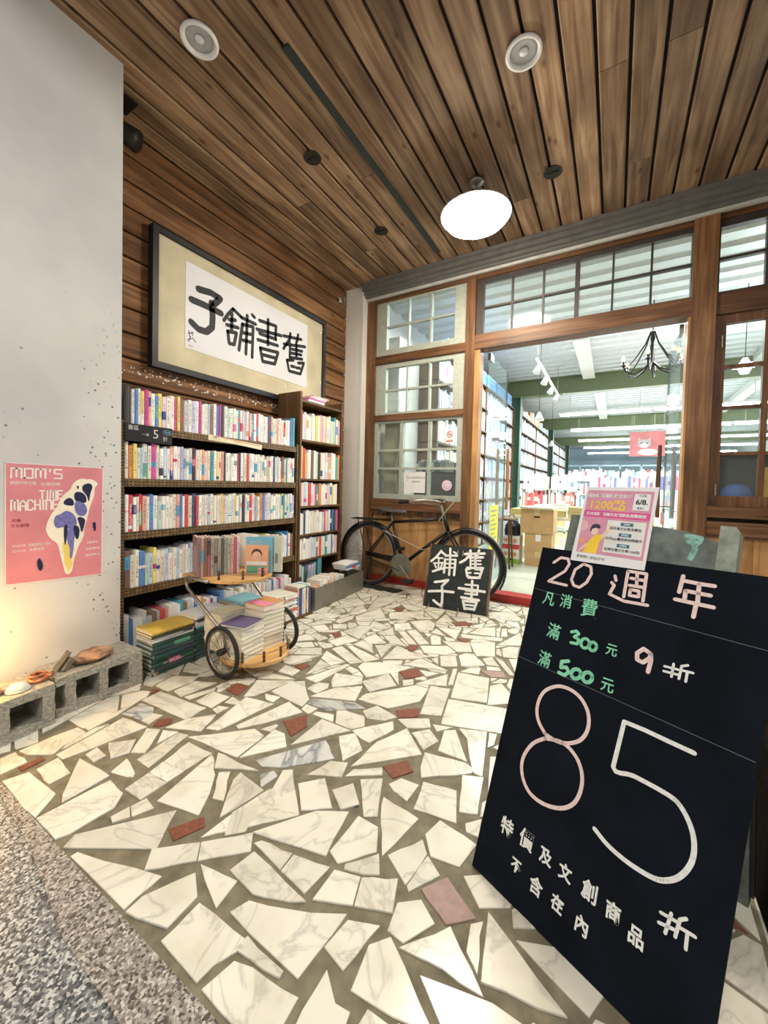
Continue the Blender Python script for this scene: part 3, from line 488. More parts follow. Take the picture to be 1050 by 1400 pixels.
pil = B(-2.55, -2.29, 3.39, 3.5, -.05, 3.04).build('wall_left_pillar', plain('pillar_white', (.78, .76, .71), .7, 0, .05, 3), kind='structure')
B(-2.31, -2.288, 3.385, 3.392, 0, 3.03).build('trim_2', M_wpaint, kind='structure')
B(2.4, 2.6, -1.2, 3.5, -.05, 3.05).build('wall_right', M_plas, kind='structure')
# ---- front wall of wood and glass
wf = empty('wall_front', (0, 3.5, 0), 0, 'structure')
def WB(name, x0, x1, y0, y1, z0, z1, m): return MB().box(x0, x1, y0 - 3.5, y1 - 3.5, z0, z1).build(name, m, wf)
WB('post', -2.335, -2.185, 3.47, 3.60, -.02, 3.0, M_mid)
WB('post', -1.215, -1.13, 3.46, 3.60, -.02, 3.0, M_mid); 
WB('jamb', -1.13, -1.078, 3.475, 3.59, .06, 2.235, M_pale)
WB('post', .418, .555, 3.46, 3.60, -.02, 3.0, M_mid)
WB('jamb', .405, .418, 3.475, 3.6, .06, 2.235, M_pale)
WB('post', 1.07, 1.17, 3.46, 3.6, -.02, 3.0, M_dark); WB('post', 2.3, 2.4, 3.46, 3.6, -.02, 3.0, M_dark)
WB('top_rail', -2.185, 2.3, 3.48, 3.58, 2.86, 3.0, M_darkh)
WB('rail', -2.185, -1.215, 3.475, 3.58, 2.236, 2.315, M_darkh); WB('rail', -2.185, -1.215, 3.478, 3.58, 1.652, 1.712, M_darkh)
WB('lintel', -1.13, .418, 3.465, 3.60, 2.235, 2.36, M_darkh)
WB('rail', .555, 1.07, 3.475, 3.59, 2.215, 2.36, M_darkh)
WB('sill', -2.185, -1.215, 3.455, 3.60, .745, .853, M_darkh); WB('sill_moulding', -2.185, -1.215, 3.475, 3.58, .69, .745, M_dark)
WB('sill', .555, 1.07, 3.45, 3.60, .83, .905, M_darkh); WB('sill_moulding', .555, 1.07, 3.465, 3.6, .71, .80, M_darkh)
for x0, x1 in ((-2.185, -1.7), (-1.698, -1.215), (.555, .8125), (.8145, 1.07)):
    WB('wall_panel', x0, x1, 3.505, 3.53, .06, .72, M_ply)
WB('infill', .555, 1.07, 3.48, 3.58, .69, .712, M_dark)
WB('infill', 1.17, 2.3, 3.50, 3.55, -.02, 2.95, M_ply)
WB('threshold', -2.6, 2.4, 3.475, 3.62, -.05, .062, M_curb)
for a, b, zz, dz in ((3.33, 3.60, 3.0, .03), (3.36, 3.6, 2.965, .035), (3.395, 3.6, 2.935, .03), (3.42, 3.6, 2.915, .02)):
    WB('cornice', -2.29, 2.4, a, b, zz, zz + dz, M_cornice)
WB('cornice_strip', -2.29, 2.4, 3.445, 3.47, 2.893, 2.915, plain('pale_strip', (.55, .55, .52), .5))
nw = [0]
def window(x0, x1, z0, z1, fm, fw, rows, cols, y=3.50, gx=None, gz=None, mun=.012, th=.045, depth=.02):
    """frame of outer x0..x1,z0..z1; border widths fw=(l,r,b,t); gx,gz: inner divisions"""
    nw[0] += 1; w = empty('window_%d' % nw[0], ((x0 + x1) / 2, y, z0), 0, 'structure'); ox, oz = (x0 + x1) / 2, z0; l, r, b, t = fw
    ix0, ix1, iz0, iz1 = x0 + l, x1 - r, z0 + b, z1 - t
    f = MB()
    for q in ((x0, x1, z0, iz0), (x0, x1, iz1, z1), (x0, ix0, iz0, iz1), (ix1, x1, iz0, iz1)): f.box(q[0] - ox, q[1] - ox, -.005, th, q[2] - oz, q[3] - oz)
    f.build('frame', fm, w)
    gx = gx or [ix0 + (ix1 - ix0) * i / cols for i in range(1, cols)]; gz = gz or [iz0 + (iz1 - iz0) * i / rows for i in range(1, rows)]
    ms = [g if isinstance(g, tuple) else (g, mun) for g in gx]
    for g, mw in ms: MB().box(g - mw - ox, g + mw - ox, 0, th - .005, iz0 - oz, iz1 - oz).build('muntin', fm, w)
    X = [ix0] + [g for g, _ in ms] + [ix1]; Z = [iz0] + list(gz) + [iz1]
    for g in gz:
        for i in range(len(X) - 1):
            a = X[i] + (ms[i - 1][1] if i else 0); c = X[i + 1] - (ms[i][1] if i < len(ms) else 0)
            MB().box(a - ox, c - ox, .002, th - .007, g - mun - oz, g + mun - oz).build('glazing_bar', fm, w)
    for i in range(len(X) - 1):
        for j in range(len(Z) - 1):
            a = X[i] + (ms[i - 1][1] if i else 0); c = X[i + 1] - (ms[i][1] if i < len(ms) else 0); d = Z[j] + (mun if j else 0); e = Z[j + 1] - (mun if j < len(gz) else 0)
            MB().box(a - ox, c - ox, depth, depth + .003, d - oz, e - oz).build('pane', M_glass, w)
    return w
window(-2.183, -1.216, 2.318, 2.89, M_grey, (.118, .118, .062, .045), 2, 3, gz=[2.61], mun=.009)
window(-2.183, -1.216, 1.714, 2.234, M_grey, (.12, .12, .022, .045), 2, 3, gz=[1.962], mun=.009)
w3 = window(-2.183, -1.216, .855, 1.650, M_grey, (.04, .065, .05, .022), 3, 3, gx=[(-1.866, .02), (-1.563, .014)], gz=[1.165, 1.35], mun=.011)
window(-1.128, .418, 2.362, 2.86, M_mun, (.062, .004, .012, .036), 2, 6, gx=[(-.82, .007), (-.567, .007), (-.313, .016), (-.066, .007), (.18, .007)], gz=[2.605], mun=.007)
window(.557, 1.068, 2.362, 2.86, M_mun, (.012, .012, .012, .05), 2, 2, gz=[2.6], mun=.009)
window(.557, 1.068, .908, 2.213, M_dark, (.062, .05, .07, .06), 4, 2, gx=[(.833, .016)], gz=[1.268, 1.582, 1.86], mun=.012)
for z in (1.02, 2.03): MB().lathe([(.006, -.04), (.006, .04)], (.600, 3.487, z), 8).build('hinge', M_steel, wf).matrix_parent_inverse = Matrix.Translation((0, -3.5, 0))
# posters and stickers on the left window
def flat(name, x0, x1, z0, z1, m, parent, y=3.497, d=.0012):
    return B(x0, x1, y - d, y, z0, z1).build(name, m, parent)
s = thing('no_smoking_sticker', 'small white sticker with red no-smoking circle on window glass', 'sticker')
flat('card', -1.395, -1.32, 1.405, 1.53, M_paper, s, 3.515); rd = plain('sign_red', (.62, .05, .035), .5)
MB().tube([(-1.357 + .026 * math.cos(a), 3.5135, 1.49 + .026 * math.sin(a)) for a in [i * math.pi / 8 for i in range(16)]], .0035, 5, True).build('ring', rd, s)
MB().ribbon([(-1.375, 1.508), (-1.339, 1.472)], .005, (0, 3.5137, 0), X3, Z3, -Y3).build('slash', rd, s); MB().ribbon([(-1.372, 1.488), (-1.345, 1.488)], .006, (0, 3.5137, 0), X3, Z3, -Y3).build('cigarette', M_black, s)
flat('red_bar', -1.388, -1.327, 1.418, 1.434, rd, s, 3.5135); text('禁止吸菸', .012, (-1.357, 3.512, 1.426), X3, Z3, M_paper, s); base(s, (-1.357, 3.514, 1.405))
s = thing('window_notice', 'white notice with grey lettering taped inside lower window pane', 'notice')
flat('sheet', -1.835, -1.60, .925, 1.135, M_paper, s, 3.517); gy = plain('grey_print', (.33, .32, .28), .6); text('文化幣使用店家', .028, (-1.70, 3.5155, 1.075), X3, Z3, gy, s); text('歡迎使用', .024, (-1.70, 3.5155, 1.035), X3, Z3, gy, s)
text('S', .085, (-1.80, 3.5155, 1.07), X3, Z3, plain('tan_print', (.62, .50, .33), .6), s); base(s, (-1.72, 3.516, .925))
s = thing('round_sticker', 'round pale pink sticker on the lower right window pane', 'sticker'); MB().lathe([(.05, 0), (.05, .0012), (0, .0012)], (-1.375, 3.517, 1.005), 28, -Y3).build('disc', plain('pink_disc', (.78, .58, .68), .5), s)
MB().tube([(-1.375 + .03 * math.cos(a), 3.5155, 1.005 + .03 * math.sin(a)) for a in [i * math.pi / 8 for i in range(16)]], .002, 4, True).build('printed_ring', gy, s); base(s, (-1.375, 3.516, .955))
# ================================================================ PENDANT LAMP
t = thing('pendant_lamp', 'glowing white dish lamp hanging below the wooden ceiling', 'lamp')
lx, ly, lz = -.86, 2.58, 2.80
MB().tube([(lx, ly, 3.03), (lx, ly, lz + .09)], .006, 8).build('cord', M_steel, t); MB().lathe([(.05, 3.03), (.05, 3.015), (.02, 3.0), (0, 3.0)], (lx, ly, 0), 20).build('ceiling_rose', M_steel, t, True)
MB().lathe([(.0, .095), (.03, .09), (.035, .06), (.09, .045), (.19, .03), (.232, .004), (.226, .0), (.18, .022), (.08, .036), (0, .04)], (lx, ly, lz), 40).build('shade', plain('white_shade', (.85, .83, .78), .35), t, True)
MB().lathe([(0, -.075), (.08, -.069), (.15, -.052), (.20, -.024), (.216, .0), (.20, .012), (0, .02)], (lx, ly, lz - .006), 40).build('diffuser', M_lamp, t, True); base(t, (lx, ly, 3.03))
t = thing('security_camera', 'small pale camera on the corner pillar just below the ceiling', 'camera'); B(-2.56, -2.50, 3.33, 3.388, 2.86, 2.95).build('mount', M_steel, t)
MB().tube([(-2.56, 3.35, 2.9), (-2.60 + .08, 3.26, 2.885)], .03, 14).build('body', M_wpaint, t, True); MB().lathe([(.02, 0), (.02, .006), (0, .008)], (-2.52, 3.26, 2.885), 14, -Y3).build('lens', M_black, t); base(t, (-2.53, 3.388, 2.9))
t = thing('ceiling_spotlight', 'dark round floodlight half hidden behind the top of the white wall', 'spotlight')
MB().tube([(-2.36, 1.10, 2.87), (-2.29, 1.175, 2.82)], [.045, .056], 18).build('lamp_head', M_iron, t, True); MB().tube([(-2.36, 1.11, 3.03), (-2.36, 1.11, 2.88)], .012, 8).build('bracket', M_iron, t); B(-2.42, -2.30, 1.08, 1.18, 3.018, 3.032).build('base_plate', M_iron, t); base(t, (-2.36, 1.13, 3.03))
# ================================================================ FRAMED CALLIGRAPHY
t = thing('framed_calligraphy', 'long black-framed brush calligraphy on silk hung above the bookcases', 'picture')
py0, py1, pz0, pz1, px = 1.352, 3.0, 1.69, 2.548, -2.47
m = MB()
for q in ((py0, py1, pz0, pz0 + .038), (py0, py1, pz1 - .032, pz1), (py0, py0 + .036, pz0 + .038, pz1 - .032), (py1 - .034, py1, pz0 + .038, pz1 - .032)): m.box(-2.505, -2.452, q[0], q[1], q[2], q[3])
m.build('frame', M_black, t); B(-2.5, px - .004, py0 + .03, py1 - .03, pz0 + .03, pz1 - .03).build('silk_mount', M_silk, t); B(px - .004, px - .001, 1.574, 2.755, 1.87, 2.435).build('paper', plain('xuan_paper', (.74, .74, .77), .8, 0, .04, 3), t)
PIC = [(0.034, [[(1.665, 2.289), (1.758, 2.305), (1.835, 2.296), (1.779, 2.228)], [(1.615, 2.199), (1.705, 2.201), (1.843, 2.195)], [(1.765, 2.237), (1.776, 2.145), (1.772, 2.071), (1.728, 2.025), (1.668, 2.022), (1.615, 2.052)]]) ,(0.02, [[(1.946, 2.266), (1.902, 2.211), (1.866, 2.154)], [(1.946, 2.266), (2.017, 2.235)], [(1.91, 2.176), (1.966, 2.193)], [(1.935, 2.23), (1.934, 2.103)], [(1.891, 2.132), (1.992, 2.146)], [(1.901, 2.089), (1.914, 2.005), (1.958, 2.011), (1.977, 2.102), (1.901, 2.089)], [(2.017, 2.233), (2.156, 2.231)], [(2.12, 2.29), (2.144, 2.28)], [(2.074, 2.267), (2.066, 1.974)], [(2.03, 2.185), (2.001, 1.983)], [(2.03, 2.185), (2.132, 2.202), (2.126, 1.965)], [(2.032, 2.124), (2.123, 2.139)], [(2.03, 2.068), (2.119, 2.078)]]) ,(0.021, [[(2.193, 2.274), (2.369, 2.293), (2.366, 2.181)], [(2.168, 2.197), (2.43, 2.234)], [(2.195, 2.173), (2.371, 2.185)], [(2.179, 2.119), (2.392, 2.139)], [(2.283, 2.314), (2.284, 2.112)], [(2.206, 2.062), (2.232, 1.964), (2.362, 1.979), (2.397, 2.083), (2.206, 2.062)], [(2.22, 2.016), (2.375, 2.03)]]) ,(0.02, [[(2.456, 2.242), (2.674, 2.282)], [(2.538, 2.289), (2.527, 2.226)], [(2.633, 2.311), (2.621, 2.249)], [(2.518, 2.223), (2.458, 2.135)], [(2.461, 2.175), (2.726, 2.233)], [(2.536, 2.203), (2.534, 2.079)], [(2.558, 2.161), (2.688, 2.182)], [(2.55, 2.125), (2.678, 2.146)], [(2.536, 2.084), (2.69, 2.111)], [(2.612, 2.239), (2.616, 2.095)], [(2.502, 2.05), (2.529, 1.965), (2.671, 1.974), (2.714, 2.083), (2.639, 2.063)], [(2.502, 2.05), (2.58, 2.072)], [(2.553, 2.013), (2.596, 2.017)], [(2.618, 2.015), (2.663, 2.023)]]) ,(0.005, [[(1.599, 1.987), (1.606, 1.952)], [(1.62, 1.988), (1.628, 1.964)], [(1.588, 1.926), (1.628, 1.948), (1.65, 1.929)], [(1.612, 1.954), (1.598, 1.915)], [(1.593, 1.968), (1.633, 1.987)]]) ,]
names = ['lettering'] * 4 + ['signature']
for (w, LL), nm in zip(PIC, names):
    w = w * 1.35 if nm == 'lettering' else w
    mb = MB()
    for l in LL: mb.ribbon(l, w, (px - .001, 0, 0), Y3, Z3, X3)
    mb.build(nm, M_ink, t)
B(px - .0012, px - .0005, 1.598, 1.628, 1.865 + .02, 1.90, ).build('seal', plain('faded_seal', (.62, .5, .5), .7), t)
B(-2.458, -2.456, py0 + .037, py1 - .035, pz0 + .039, pz1 - .033).build('glazing', glass('picture_glass', (1, 1, 1), 0, 0, .06), t); base(t, (-2.5, 2.17, 1.69))
# ================================================================ POSTER ON THE WHITE WALL
t = thing('map_poster', 'pink poster with white lettering and blue figures filling an island shape', 'poster')
PKX = -2.149; pp = plain('poster_pink', (.66, .235, .27), .6, 0, .10, 9)
A0, A1, A2, A3 = (.598, 1.052), (.953, 1.046), (.949, .528), (.598, .547)
MB().prism([A0, A3, A2, A1], 0, .0015, (PKX - .001, 0, 0), Y3, Z3, X3).build('sheet', pp, t)
pw = plain('poster_white', (.84, .78, .76), .6)
bw = MB()
for a, b in ((A0, A1), (A1, A2), (A2, A3), (A3, A0)): bw.ribbon([a, b], .003, (PKX + .0005, 0, 0), Y3, Z3, X3, .0004)
bw.build('border', pw, t)
def ptext(s, y, z, size, w, m=pw, bold=.0): 
    o = text(s, size, (PKX + .0008, y, z), Y3, Z3, m, t, bold)
    ys = [v.co.y for v in o.data.vertices]; k = w / (max(ys) - min(ys))
    for v in o.data.vertices: v.co.y = y + (v.co.y - y) * k
GL = {'M': [[(0, 0), (0, 1), (.5, 1), (.5, .1)], [(.5, 1), (1, 1), (1, 0)]], 'O': [[(0, 0), (0, 1), (1, 1), (1, 0), (0, 0)]], "'": [[(.5, 1), (.45, .75)]], 'S': [[(1, 1), (0, 1), (0, .55), (1, .5), (1, 0), (0, 0)]], 'T': [[(0, 1), (1, 1)], [(.5, 1), (.5, 0)]], 'I': [[(.5, 1), (.5, 0)]],
 'E': [[(1, 1), (0, 1), (0, 0), (1, 0)], [(0, .5), (.8, .5)]], 'A': [[(0, 0), (0, .7), (.5, 1), (1, .7), (1, 0)], [(0, .4), (1, .4)]], 'C': [[(1, .8), (.8, 1), (.1, 1), (0, .9), (0, .1), (.1, 0), (.8, 0), (1, .2)]], 'H': [[(0, 0), (0, 1)], [(1, 0), (1, 1)], [(0, .5), (1, .5)]], 'N': [[(0, 0), (0, 1), (.7, 1), (1, .8), (1, 0)]]}
def glyphs(s, y0, y1, z0, z1, w):
    n = len(s); ws = [.45 if c in "'I" else 1.25 if c == 'M' else 1 for c in s]; gap = .38; tot = sum(ws) + gap * (n - 1); k = (y1 - y0) / tot; y = y0; mb = MB()
    for c, cw_ in zip(s, ws):
        for l in GL[c]: mb.ribbon([(y + p[0] * cw_ * k, z0 + p[1] * (z1 - z0)) for p in l], w, (PKX + .0008, 0, 0), Y3, Z3, X3, .0008)
        y += (cw_ + gap) * k
    mb.build('lettering', pw, t)
glyphs("MOM'S", .616, .788, .991, 1.030, .0066); glyphs('TIME', .710, .790, .902, .936, .006); glyphs('MACHINE', .616, .774, .854, .896, .006)
ptext('媽媽的時光機', .655, .969, .016, .085); ptext('特展回顧', .748, .966, .016, .07); ptext('花蓮', .632, .812, .014, .03, plain('dark_pink', (.38, .09, .12), .6)); ptext('文化創意', .645, .790, .016, .06, plain('dark_pink', (.38, .09, .12), .6))
ptext('2024.05', .64, .705, .013, .045); ptext('展覽期間至六月底', .71, .704, .014, .075); ptext('2024.06', .64, .683, .013, .045); ptext('免費參觀', .70, .683, .014, .05)
ptext('主辦單位', .91, .69, .012, .05); ptext('協辦單位', .91, .66, .012, .06); ptext('指導單位', .91, .63, .012, .06)
MAPP = [(0.86, 0.995), (0.886, 0.989), (0.907, 0.992), (0.936, 0.97), (0.916, 0.952), (0.918, 0.914), (0.899, 0.865), (0.888, 0.805), (0.874, 0.757), (0.874, 0.717), (0.853, 0.68), (0.833, 0.61), (0.829, 0.567), (0.814, 0.55), (0.801, 0.558), (0.793, 0.602), (0.785, 0.637), (0.775, 0.699), (0.747, 0.721), (0.73, 0.76), (0.732, 0.783), (0.745, 0.824), (0.769, 0.86), (0.777, 0.883), (0.792, 0.916), (0.824, 0.944), (0.828, 0.968)]
def chaikin(P, n=2):
    for _ in range(n): P = [q for i in range(len(P)) for a, b in ((P[i], P[(i + 1) % len(P)]),) for q in ((a[0] * .75 + b[0] * .25, a[1] * .75 + b[1] * .25), (a[0] * .25 + b[0] * .75, a[1] * .25 + b[1] * .75))]
    return P
MB().prism(chaikin(MAPP[::-1]), 0, .0016, (PKX, 0, 0), Y3, Z3, X3).build('island', plain('poster_cream', (.86, .80, .66), .6, 0, .08, 30), t)
MB().prism([(.79, .70), (.815, .70), (.83, .60), (.815, .56), (.80, .60)], 0, .002, (PKX, 0, 0), Y3, Z3, X3).build('island_shade', plain('poster_yellow', (.80, .62, .16), .6), t)
BL_ = [[(0.796, 0.892), (0.816, 0.906), (0.832, 0.896), (0.836, 0.867), (0.812, 0.868), (0.794, 0.875)] ,[(0.844, 0.963), (0.856, 0.954), (0.848, 0.939)] ,[(0.832, 0.925), (0.856, 0.934), (0.882, 0.915), (0.886, 0.875), (0.84, 0.881)] ,[(0.869, 0.964), (0.898, 0.974), (0.911, 0.954), (0.899, 0.924), (0.894, 0.875), (0.886, 0.915), (0.865, 0.939)] ,[(0.838, 0.896), (0.886, 0.87), (0.886, 0.82), (0.852, 0.817), (0.836, 0.847)] ,[(0.762, 0.823), (0.784, 0.831), (0.808, 0.849), (0.84, 0.823), (0.848, 0.779), (0.828, 0.761), (0.792, 0.773), (0.769, 0.766), (0.758, 0.79)] ,[(0.796, 0.783), (0.812, 0.781), (0.808, 0.724), (0.8, 0.677), (0.796, 0.726)] ,[(0.832, 0.78), (0.857, 0.768), (0.855, 0.719), (0.845, 0.706), (0.832, 0.746)] ,[(0.844, 0.818), (0.882, 0.806), (0.874, 0.767), (0.865, 0.733), (0.857, 0.778)] ,[(0.812, 0.772), (0.832, 0.77), (0.838, 0.721), (0.828, 0.625), (0.818, 0.622), (0.82, 0.675), (0.808, 0.7)] ,[(0.706, 0.644), (0.712, 0.638), (0.721, 0.614), (0.719, 0.591), (0.708, 0.584), (0.699, 0.622)] ,[(0.912, 0.786), (0.923, 0.786), (0.923, 0.743), (0.917, 0.741), (0.91, 0.769)] ,]
inks = [plain('ink_navy', (.012, .014, .06), .6), plain('ink_violet', (.16, .16, .42), .6, 0, .3, 60)]
for i, b in enumerate(BL_):
    MB().prism(chaikin([p for p in b]), 0, .0021 + i * .00008, (PKX, 0, 0), Y3, Z3, X3).build('printed_figure', inks[1 if i in (4, 5, 9) else 0], t)
base(t, (-2.15, .775, .53))
# ================================================================ METAL BOOKCASE
FX = -2.2
mc = thing('metal_bookcase', 'wide slotted brown steel bookcase against the plank wall', 'bookcase')
LV = [1.283, .998, .716, .414, .06]
for y in (1.052, 2.352):
    for xx in (FX, FX - .25): MB().box(xx - .026, xx, y, y + .004, 0, 1.30 if y < 2 else 1.31).box(xx - .004, xx, y, y + .024, 0, 1.30).build('post', M_perf, mc)
for z in LV:
    MB().box(FX - .002, FX, 1.078, 2.350, z - .042, z).build('shelf_lip', M_perf, mc); B(FX - .25, FX - .002, 1.056, 2.352, z - .008, z - .003).build('shelf_board', M_iron, mc)
B(FX - .256, FX - .252, 1.05, 2.37, .05, 1.29).build('back_panel', M_shadow, mc); base(mc, (FX - .12, 1.7, 0))  # added near-black back sheet puts the shade behind the books into its colour
# ---- narrow wooden bookcase
nc = thing('narrow_bookcase', 'narrow brown wooden bookcase between steel bookcase and white pillar', 'bookcase')
NZ = [1.672, 1.352, 1.032, .806, .570, .360, .05]; N0, N1 = 2.385, 2.955
B(FX - .245, FX + .003, N0, N0 + .02, 0, 1.735).build('side_panel', M_case, nc); B(FX - .245, FX + .003, N1 - .02, N1, 0, 1.735).build('side_panel', M_case, nc)
for z in NZ: B(FX - .236, FX, N0 + .02, N1 - .02, z - .016, z).build('shelf_board', M_case, nc)
B(FX - .245, FX - .237, N0 + .02, N1 - .02, .02, 1.73).build('back_panel', M_case, nc); base(nc, (FX - .15, 2.67, 0))
# ================================================================ BOOKS
def bookmesh():
    m = MB(); t = .06
    # rounded spine at +X, boards, page block inset
    sp = [(-1, -.5), (-.03, -.5), (-.008, -.42), (0, -.2), (0, .2), (-.008, .42), (-.03, .5), (-1, .5), (-1, .5 - t), (-.06, .5 - t), (-.06, -.5 + t), (-1, -.5 + t)]
    n = len(sp); V = [(a, b, z) for z in (0, 1) for a, b in sp]; F = [(i, (i + 1) % n, n + (i + 1) % n, n + i) for i in range(n)]
    for o in (0, n):
        F += [tuple(o + i for i in (0, 1, 10, 11)), tuple(o + i for i in (7, 8, 9, 6)), tuple(o + i for i in (1, 2, 3, 4, 5, 6, 9, 10))]
    m.add(V, F, 0)
    m.add([(a, b, z) for a in (-.985, -.05) for b in (-.5 + t * .8, .5 - t * .8) for z in (.012, .985)], [(0, 1, 3, 2), (4, 6, 7, 5), (0, 4, 5, 1), (2, 3, 7, 6), (0, 2, 6, 4), (1, 5, 7, 3)], 1)
    return m
proto = bookmesh().build('book', [M_book, M_page]); BM = proto.data; bpy.data.objects.remove(proto)
PAL = [('white', (.90, .89, .86), 60), ('cream', (.88, .83, .70), 24), ('pale pink', (.86, .66, .66), 8), ('pale blue', (.58, .70, .84), 8), ('pale grey', (.62, .64, .66), 7), ('lavender', (.60, .54, .76), 5),
       ('blue', (.10, .24, .58), 5), ('navy', (.03, .05, .19), 3), ('red', (.66, .06, .07), 5), ('magenta', (.66, .07, .30), 3), ('orange', (.86, .36, .10), 3), ('yellow', (.88, .72, .20), 4), ('mint', (.55, .76, .66), 4),
       ('teal', (.06, .38, .44), 3), ('dark green', (.03, .15, .10), 1), ('brown', (.24, .12, .07), 2), ('black', (.03, .03, .035), 2), ('salmon', (.84, .42, .34), 4)]
CN = {n: c for n, c, _ in PAL}
def pick(): return rnd.choices(PAL, [p[2] for p in PAL])[0][:2]
used = {}
def jit(c): k = rnd.uniform(.86, 1.1); return tuple(min(1, max(0, v * k * .92 + .03 + rnd.uniform(-.02, .02))) for v in c) + (1,)
def book(loc, dims, rot, colour, label, group, rgb=None):
    """dims: (depth, thickness, height); the spine faces local +X"""
    o = bpy.data.objects.new('book', BM); COL.objects.link(o); o.scale = dims; o.location = loc; o.rotation_euler = rot
    o.color = jit(rgb or CN[colour]); tag(o, label, 'book', group); return o
def row(y0, y1, z, xf, hmin, hmax, where, group, tmin=.014, tmax=.026, depth=(.13, .17), special=(), side='left', lean=0., big=None):
    y = y0 + .001; i = 0; prev = None
    while True:
        th = rnd.uniform(tmin, tmax)
        if y + th > y1: break
        i += 1; h = rnd.uniform(hmin, hmax); h = h - .02 if rnd.random() < .15 else h
        nm, c = pick()
        if prev == nm and rnd.random() < .5: nm, c = pick()
        for s in special:
            if s[0] == i: nm, h, th = s[1], s[2], s[3]; c = CN[nm]
        size = 'thin' if th < .018 else 'thick' if th > .0235 else ''
        book((xf - rnd.uniform(0, .008), y + th / 2, z), (rnd.uniform(*depth), th - .0008, h), (0, 0, 0), nm, ('%s %s paperback, %s from left on %s' % (size, nm, ordw(i), where)).strip(), group)
        y += th; prev = nm
    return i
G = 'paperbacks on the steel bookcase'
row(1.115, 2.285, LV[0], FX - .004, .187, .203, 'top row of steel bookcase', G + ', top row', special=[(5, 'magenta', .198, .022), (9, 'yellow', .195, .02), (14, 'yellow', .2, .018), (26, 'blue', .195, .022), (28, 'black', .2, .022)])
row(1.080, 2.348, LV[1], FX - .004, .18, .198, 'second row of steel bookcase', G + ', second row', special=[(8, 'magenta', .197, .03), (13, 'salmon', .19, .02), (20, 'black', .195, .02), (31, 'black', .195, .014)])
row(1.080, 2.348, LV[2], FX - .004, .18, .2, 'third row of steel bookcase', G + ', third row', special=[(2, 'red', .195, .02), (6, 'salmon', .19, .022), (18, 'red', .195, .024), (20, 'navy', .2, .02)])
row(1.080, 2.348, LV[3], FX - .004, .17, .2, 'fourth row of steel bookcase', G + ', fourth row', tmin=.015, tmax=.028, special=[(1, 'brown', .2, .03), (4, 'blue', .19, .03), (7, 'yellow', .2, .018), (18, 'lavender', .2, .02)])
for i_, (n_, y_, h_) in enumerate((('blue', 2.299, .215), ('teal', 2.327, .225))): book((FX - .01, y_, LV[0]), (.17, .024, h_), (0, 0, 0), n_, 'tall %s book at the far right end of the top row' % n_, G + ', top row')
book((FX - .02, 1.097, LV[0] + .0), (.16, .03, .205), (0, 0, 0), 'black', 'thick black book, first at the left end of the top row', G + ', top row')
G2 = 'paperbacks in the narrow bookcase'
# rows lower down in the narrow case: past the count, joined
mb = MB()
def joined_row(mb, y0, y1, z, xf, hmin, hmax, tmin, tmax, depth, axis='y', pal=None, face=1):
    y = y0
    while True:
        th = rnd.uniform(tmin, tmax)
        if y + th > y1: break
        h = rnd.uniform(hmin, hmax); mb.cc = jit((rnd.choice(pal) if pal else pick()[1]))[:3]; mb.cm = 0
        xx = xf - face * rnd.uniform(0, .01)
        a = sorted((xx, xx - face * depth))
        if axis == 'y': mb.box(a[0], a[1], y, y + th - .001, z, z + h)
        else: mb.box(y, y + th - .001, a[0], a[1], z, z + h)
        if rnd.random() < .35 and th > .012:
            c = mb.cc; mb.cc = jit(pick()[1])[:3]; q0 = z + h * rnd.uniform(.1, .5); q1 = q0 + h * rnd.uniform(.15, .4); xo = xx + face * .0008; b = sorted((xo, xx - face * .01))
            if axis == 'y': mb.box(b[0], b[1], y + .001, y + th - .002, q0, q1)
            else: mb.box(y + .001, y + th - .002, b[0], b[1], q0, q1)
        y += th
joined_row(mb, N0 + .022, N1 - .022, NZ[4], FX - .006, .17, .2, .014, .028, .14); joined_row(mb, N0 + .022, N1 - .022, NZ[5], FX - .006, .15, .18, .014, .03, .14); [joined_row(mb, N0 + .022, N1 - .022, NZ[k], FX - .006, .2, .245, .018, .034, .14) for k in (1,)]; mb.cc = jit(CN['yellow'])[:3]; mb.box(FX - .15, FX - .006, N0 + .023, N0 + .043, NZ[2], NZ[2] + .265); mb.cc = jit(CN['red'])[:3]; mb.box(FX - .15, FX - .006, N0 + .044, N0 + .078, NZ[2], NZ[2] + .25); joined_row(mb, N0 + .08, N1 - .022, NZ[2], FX - .006, .2, .245, .018, .034, .14); joined_row(mb, N0 + .022, N1 - .022, NZ[3], FX - .006, .17, .2, .018, .034, .14); joined_row(mb, 1.08, 2.348, LV[4], FX - .006, .17, .21, .016, .03, .14)
tag(mb.build('shelved_books', M_att), 'mixed paperbacks filling the narrow bookcase and the lowest steel shelf', 'books', kind='stuff')
# flat books and a folder on top of the narrow case
zz = NZ[0]
for i, (nm, th, y) in enumerate((('cream', .02, 2.54), ('magenta', .016, 2.55), ('pale pink', .018, 2.58), ('salmon', .014, 2.62))):
    book((FX - .01 - i * .006, y + .06, zz + .0005), (.15, .21, th), (0, 0, 0), nm, '%s book lying flat, %s from bottom on top of the narrow bookcase' % (nm, ordw(i + 1)), 'books lying on the narrow bookcase'); zz += th + .001
def flatbook(x, y, z, L, D, th, nm, label, group, rz=0, rgb=None):   # lies flat, spine along L facing +X
    # local: X depth, Y thickness -> up, Z length -> along -Y
    o = book((0, 0, 0), (D, th, L), (0, 0, 0), nm, label, group, rgb)
    o.rotation_euler = Matrix(((math.cos(rz), 0, math.sin(rz)), (math.sin(rz), 0, -math.cos(rz)), (0, 1, 0))).to_euler()
    c, s = math.cos(rz), math.sin(rz)
    ox, oy = -s * L / 2 * 1, c * L / 2 * 1
    o.location = (x + D / 2 * c - s * L / 2 * 1, y + D / 2 * s + c * L / 2, z + th / 2); return o
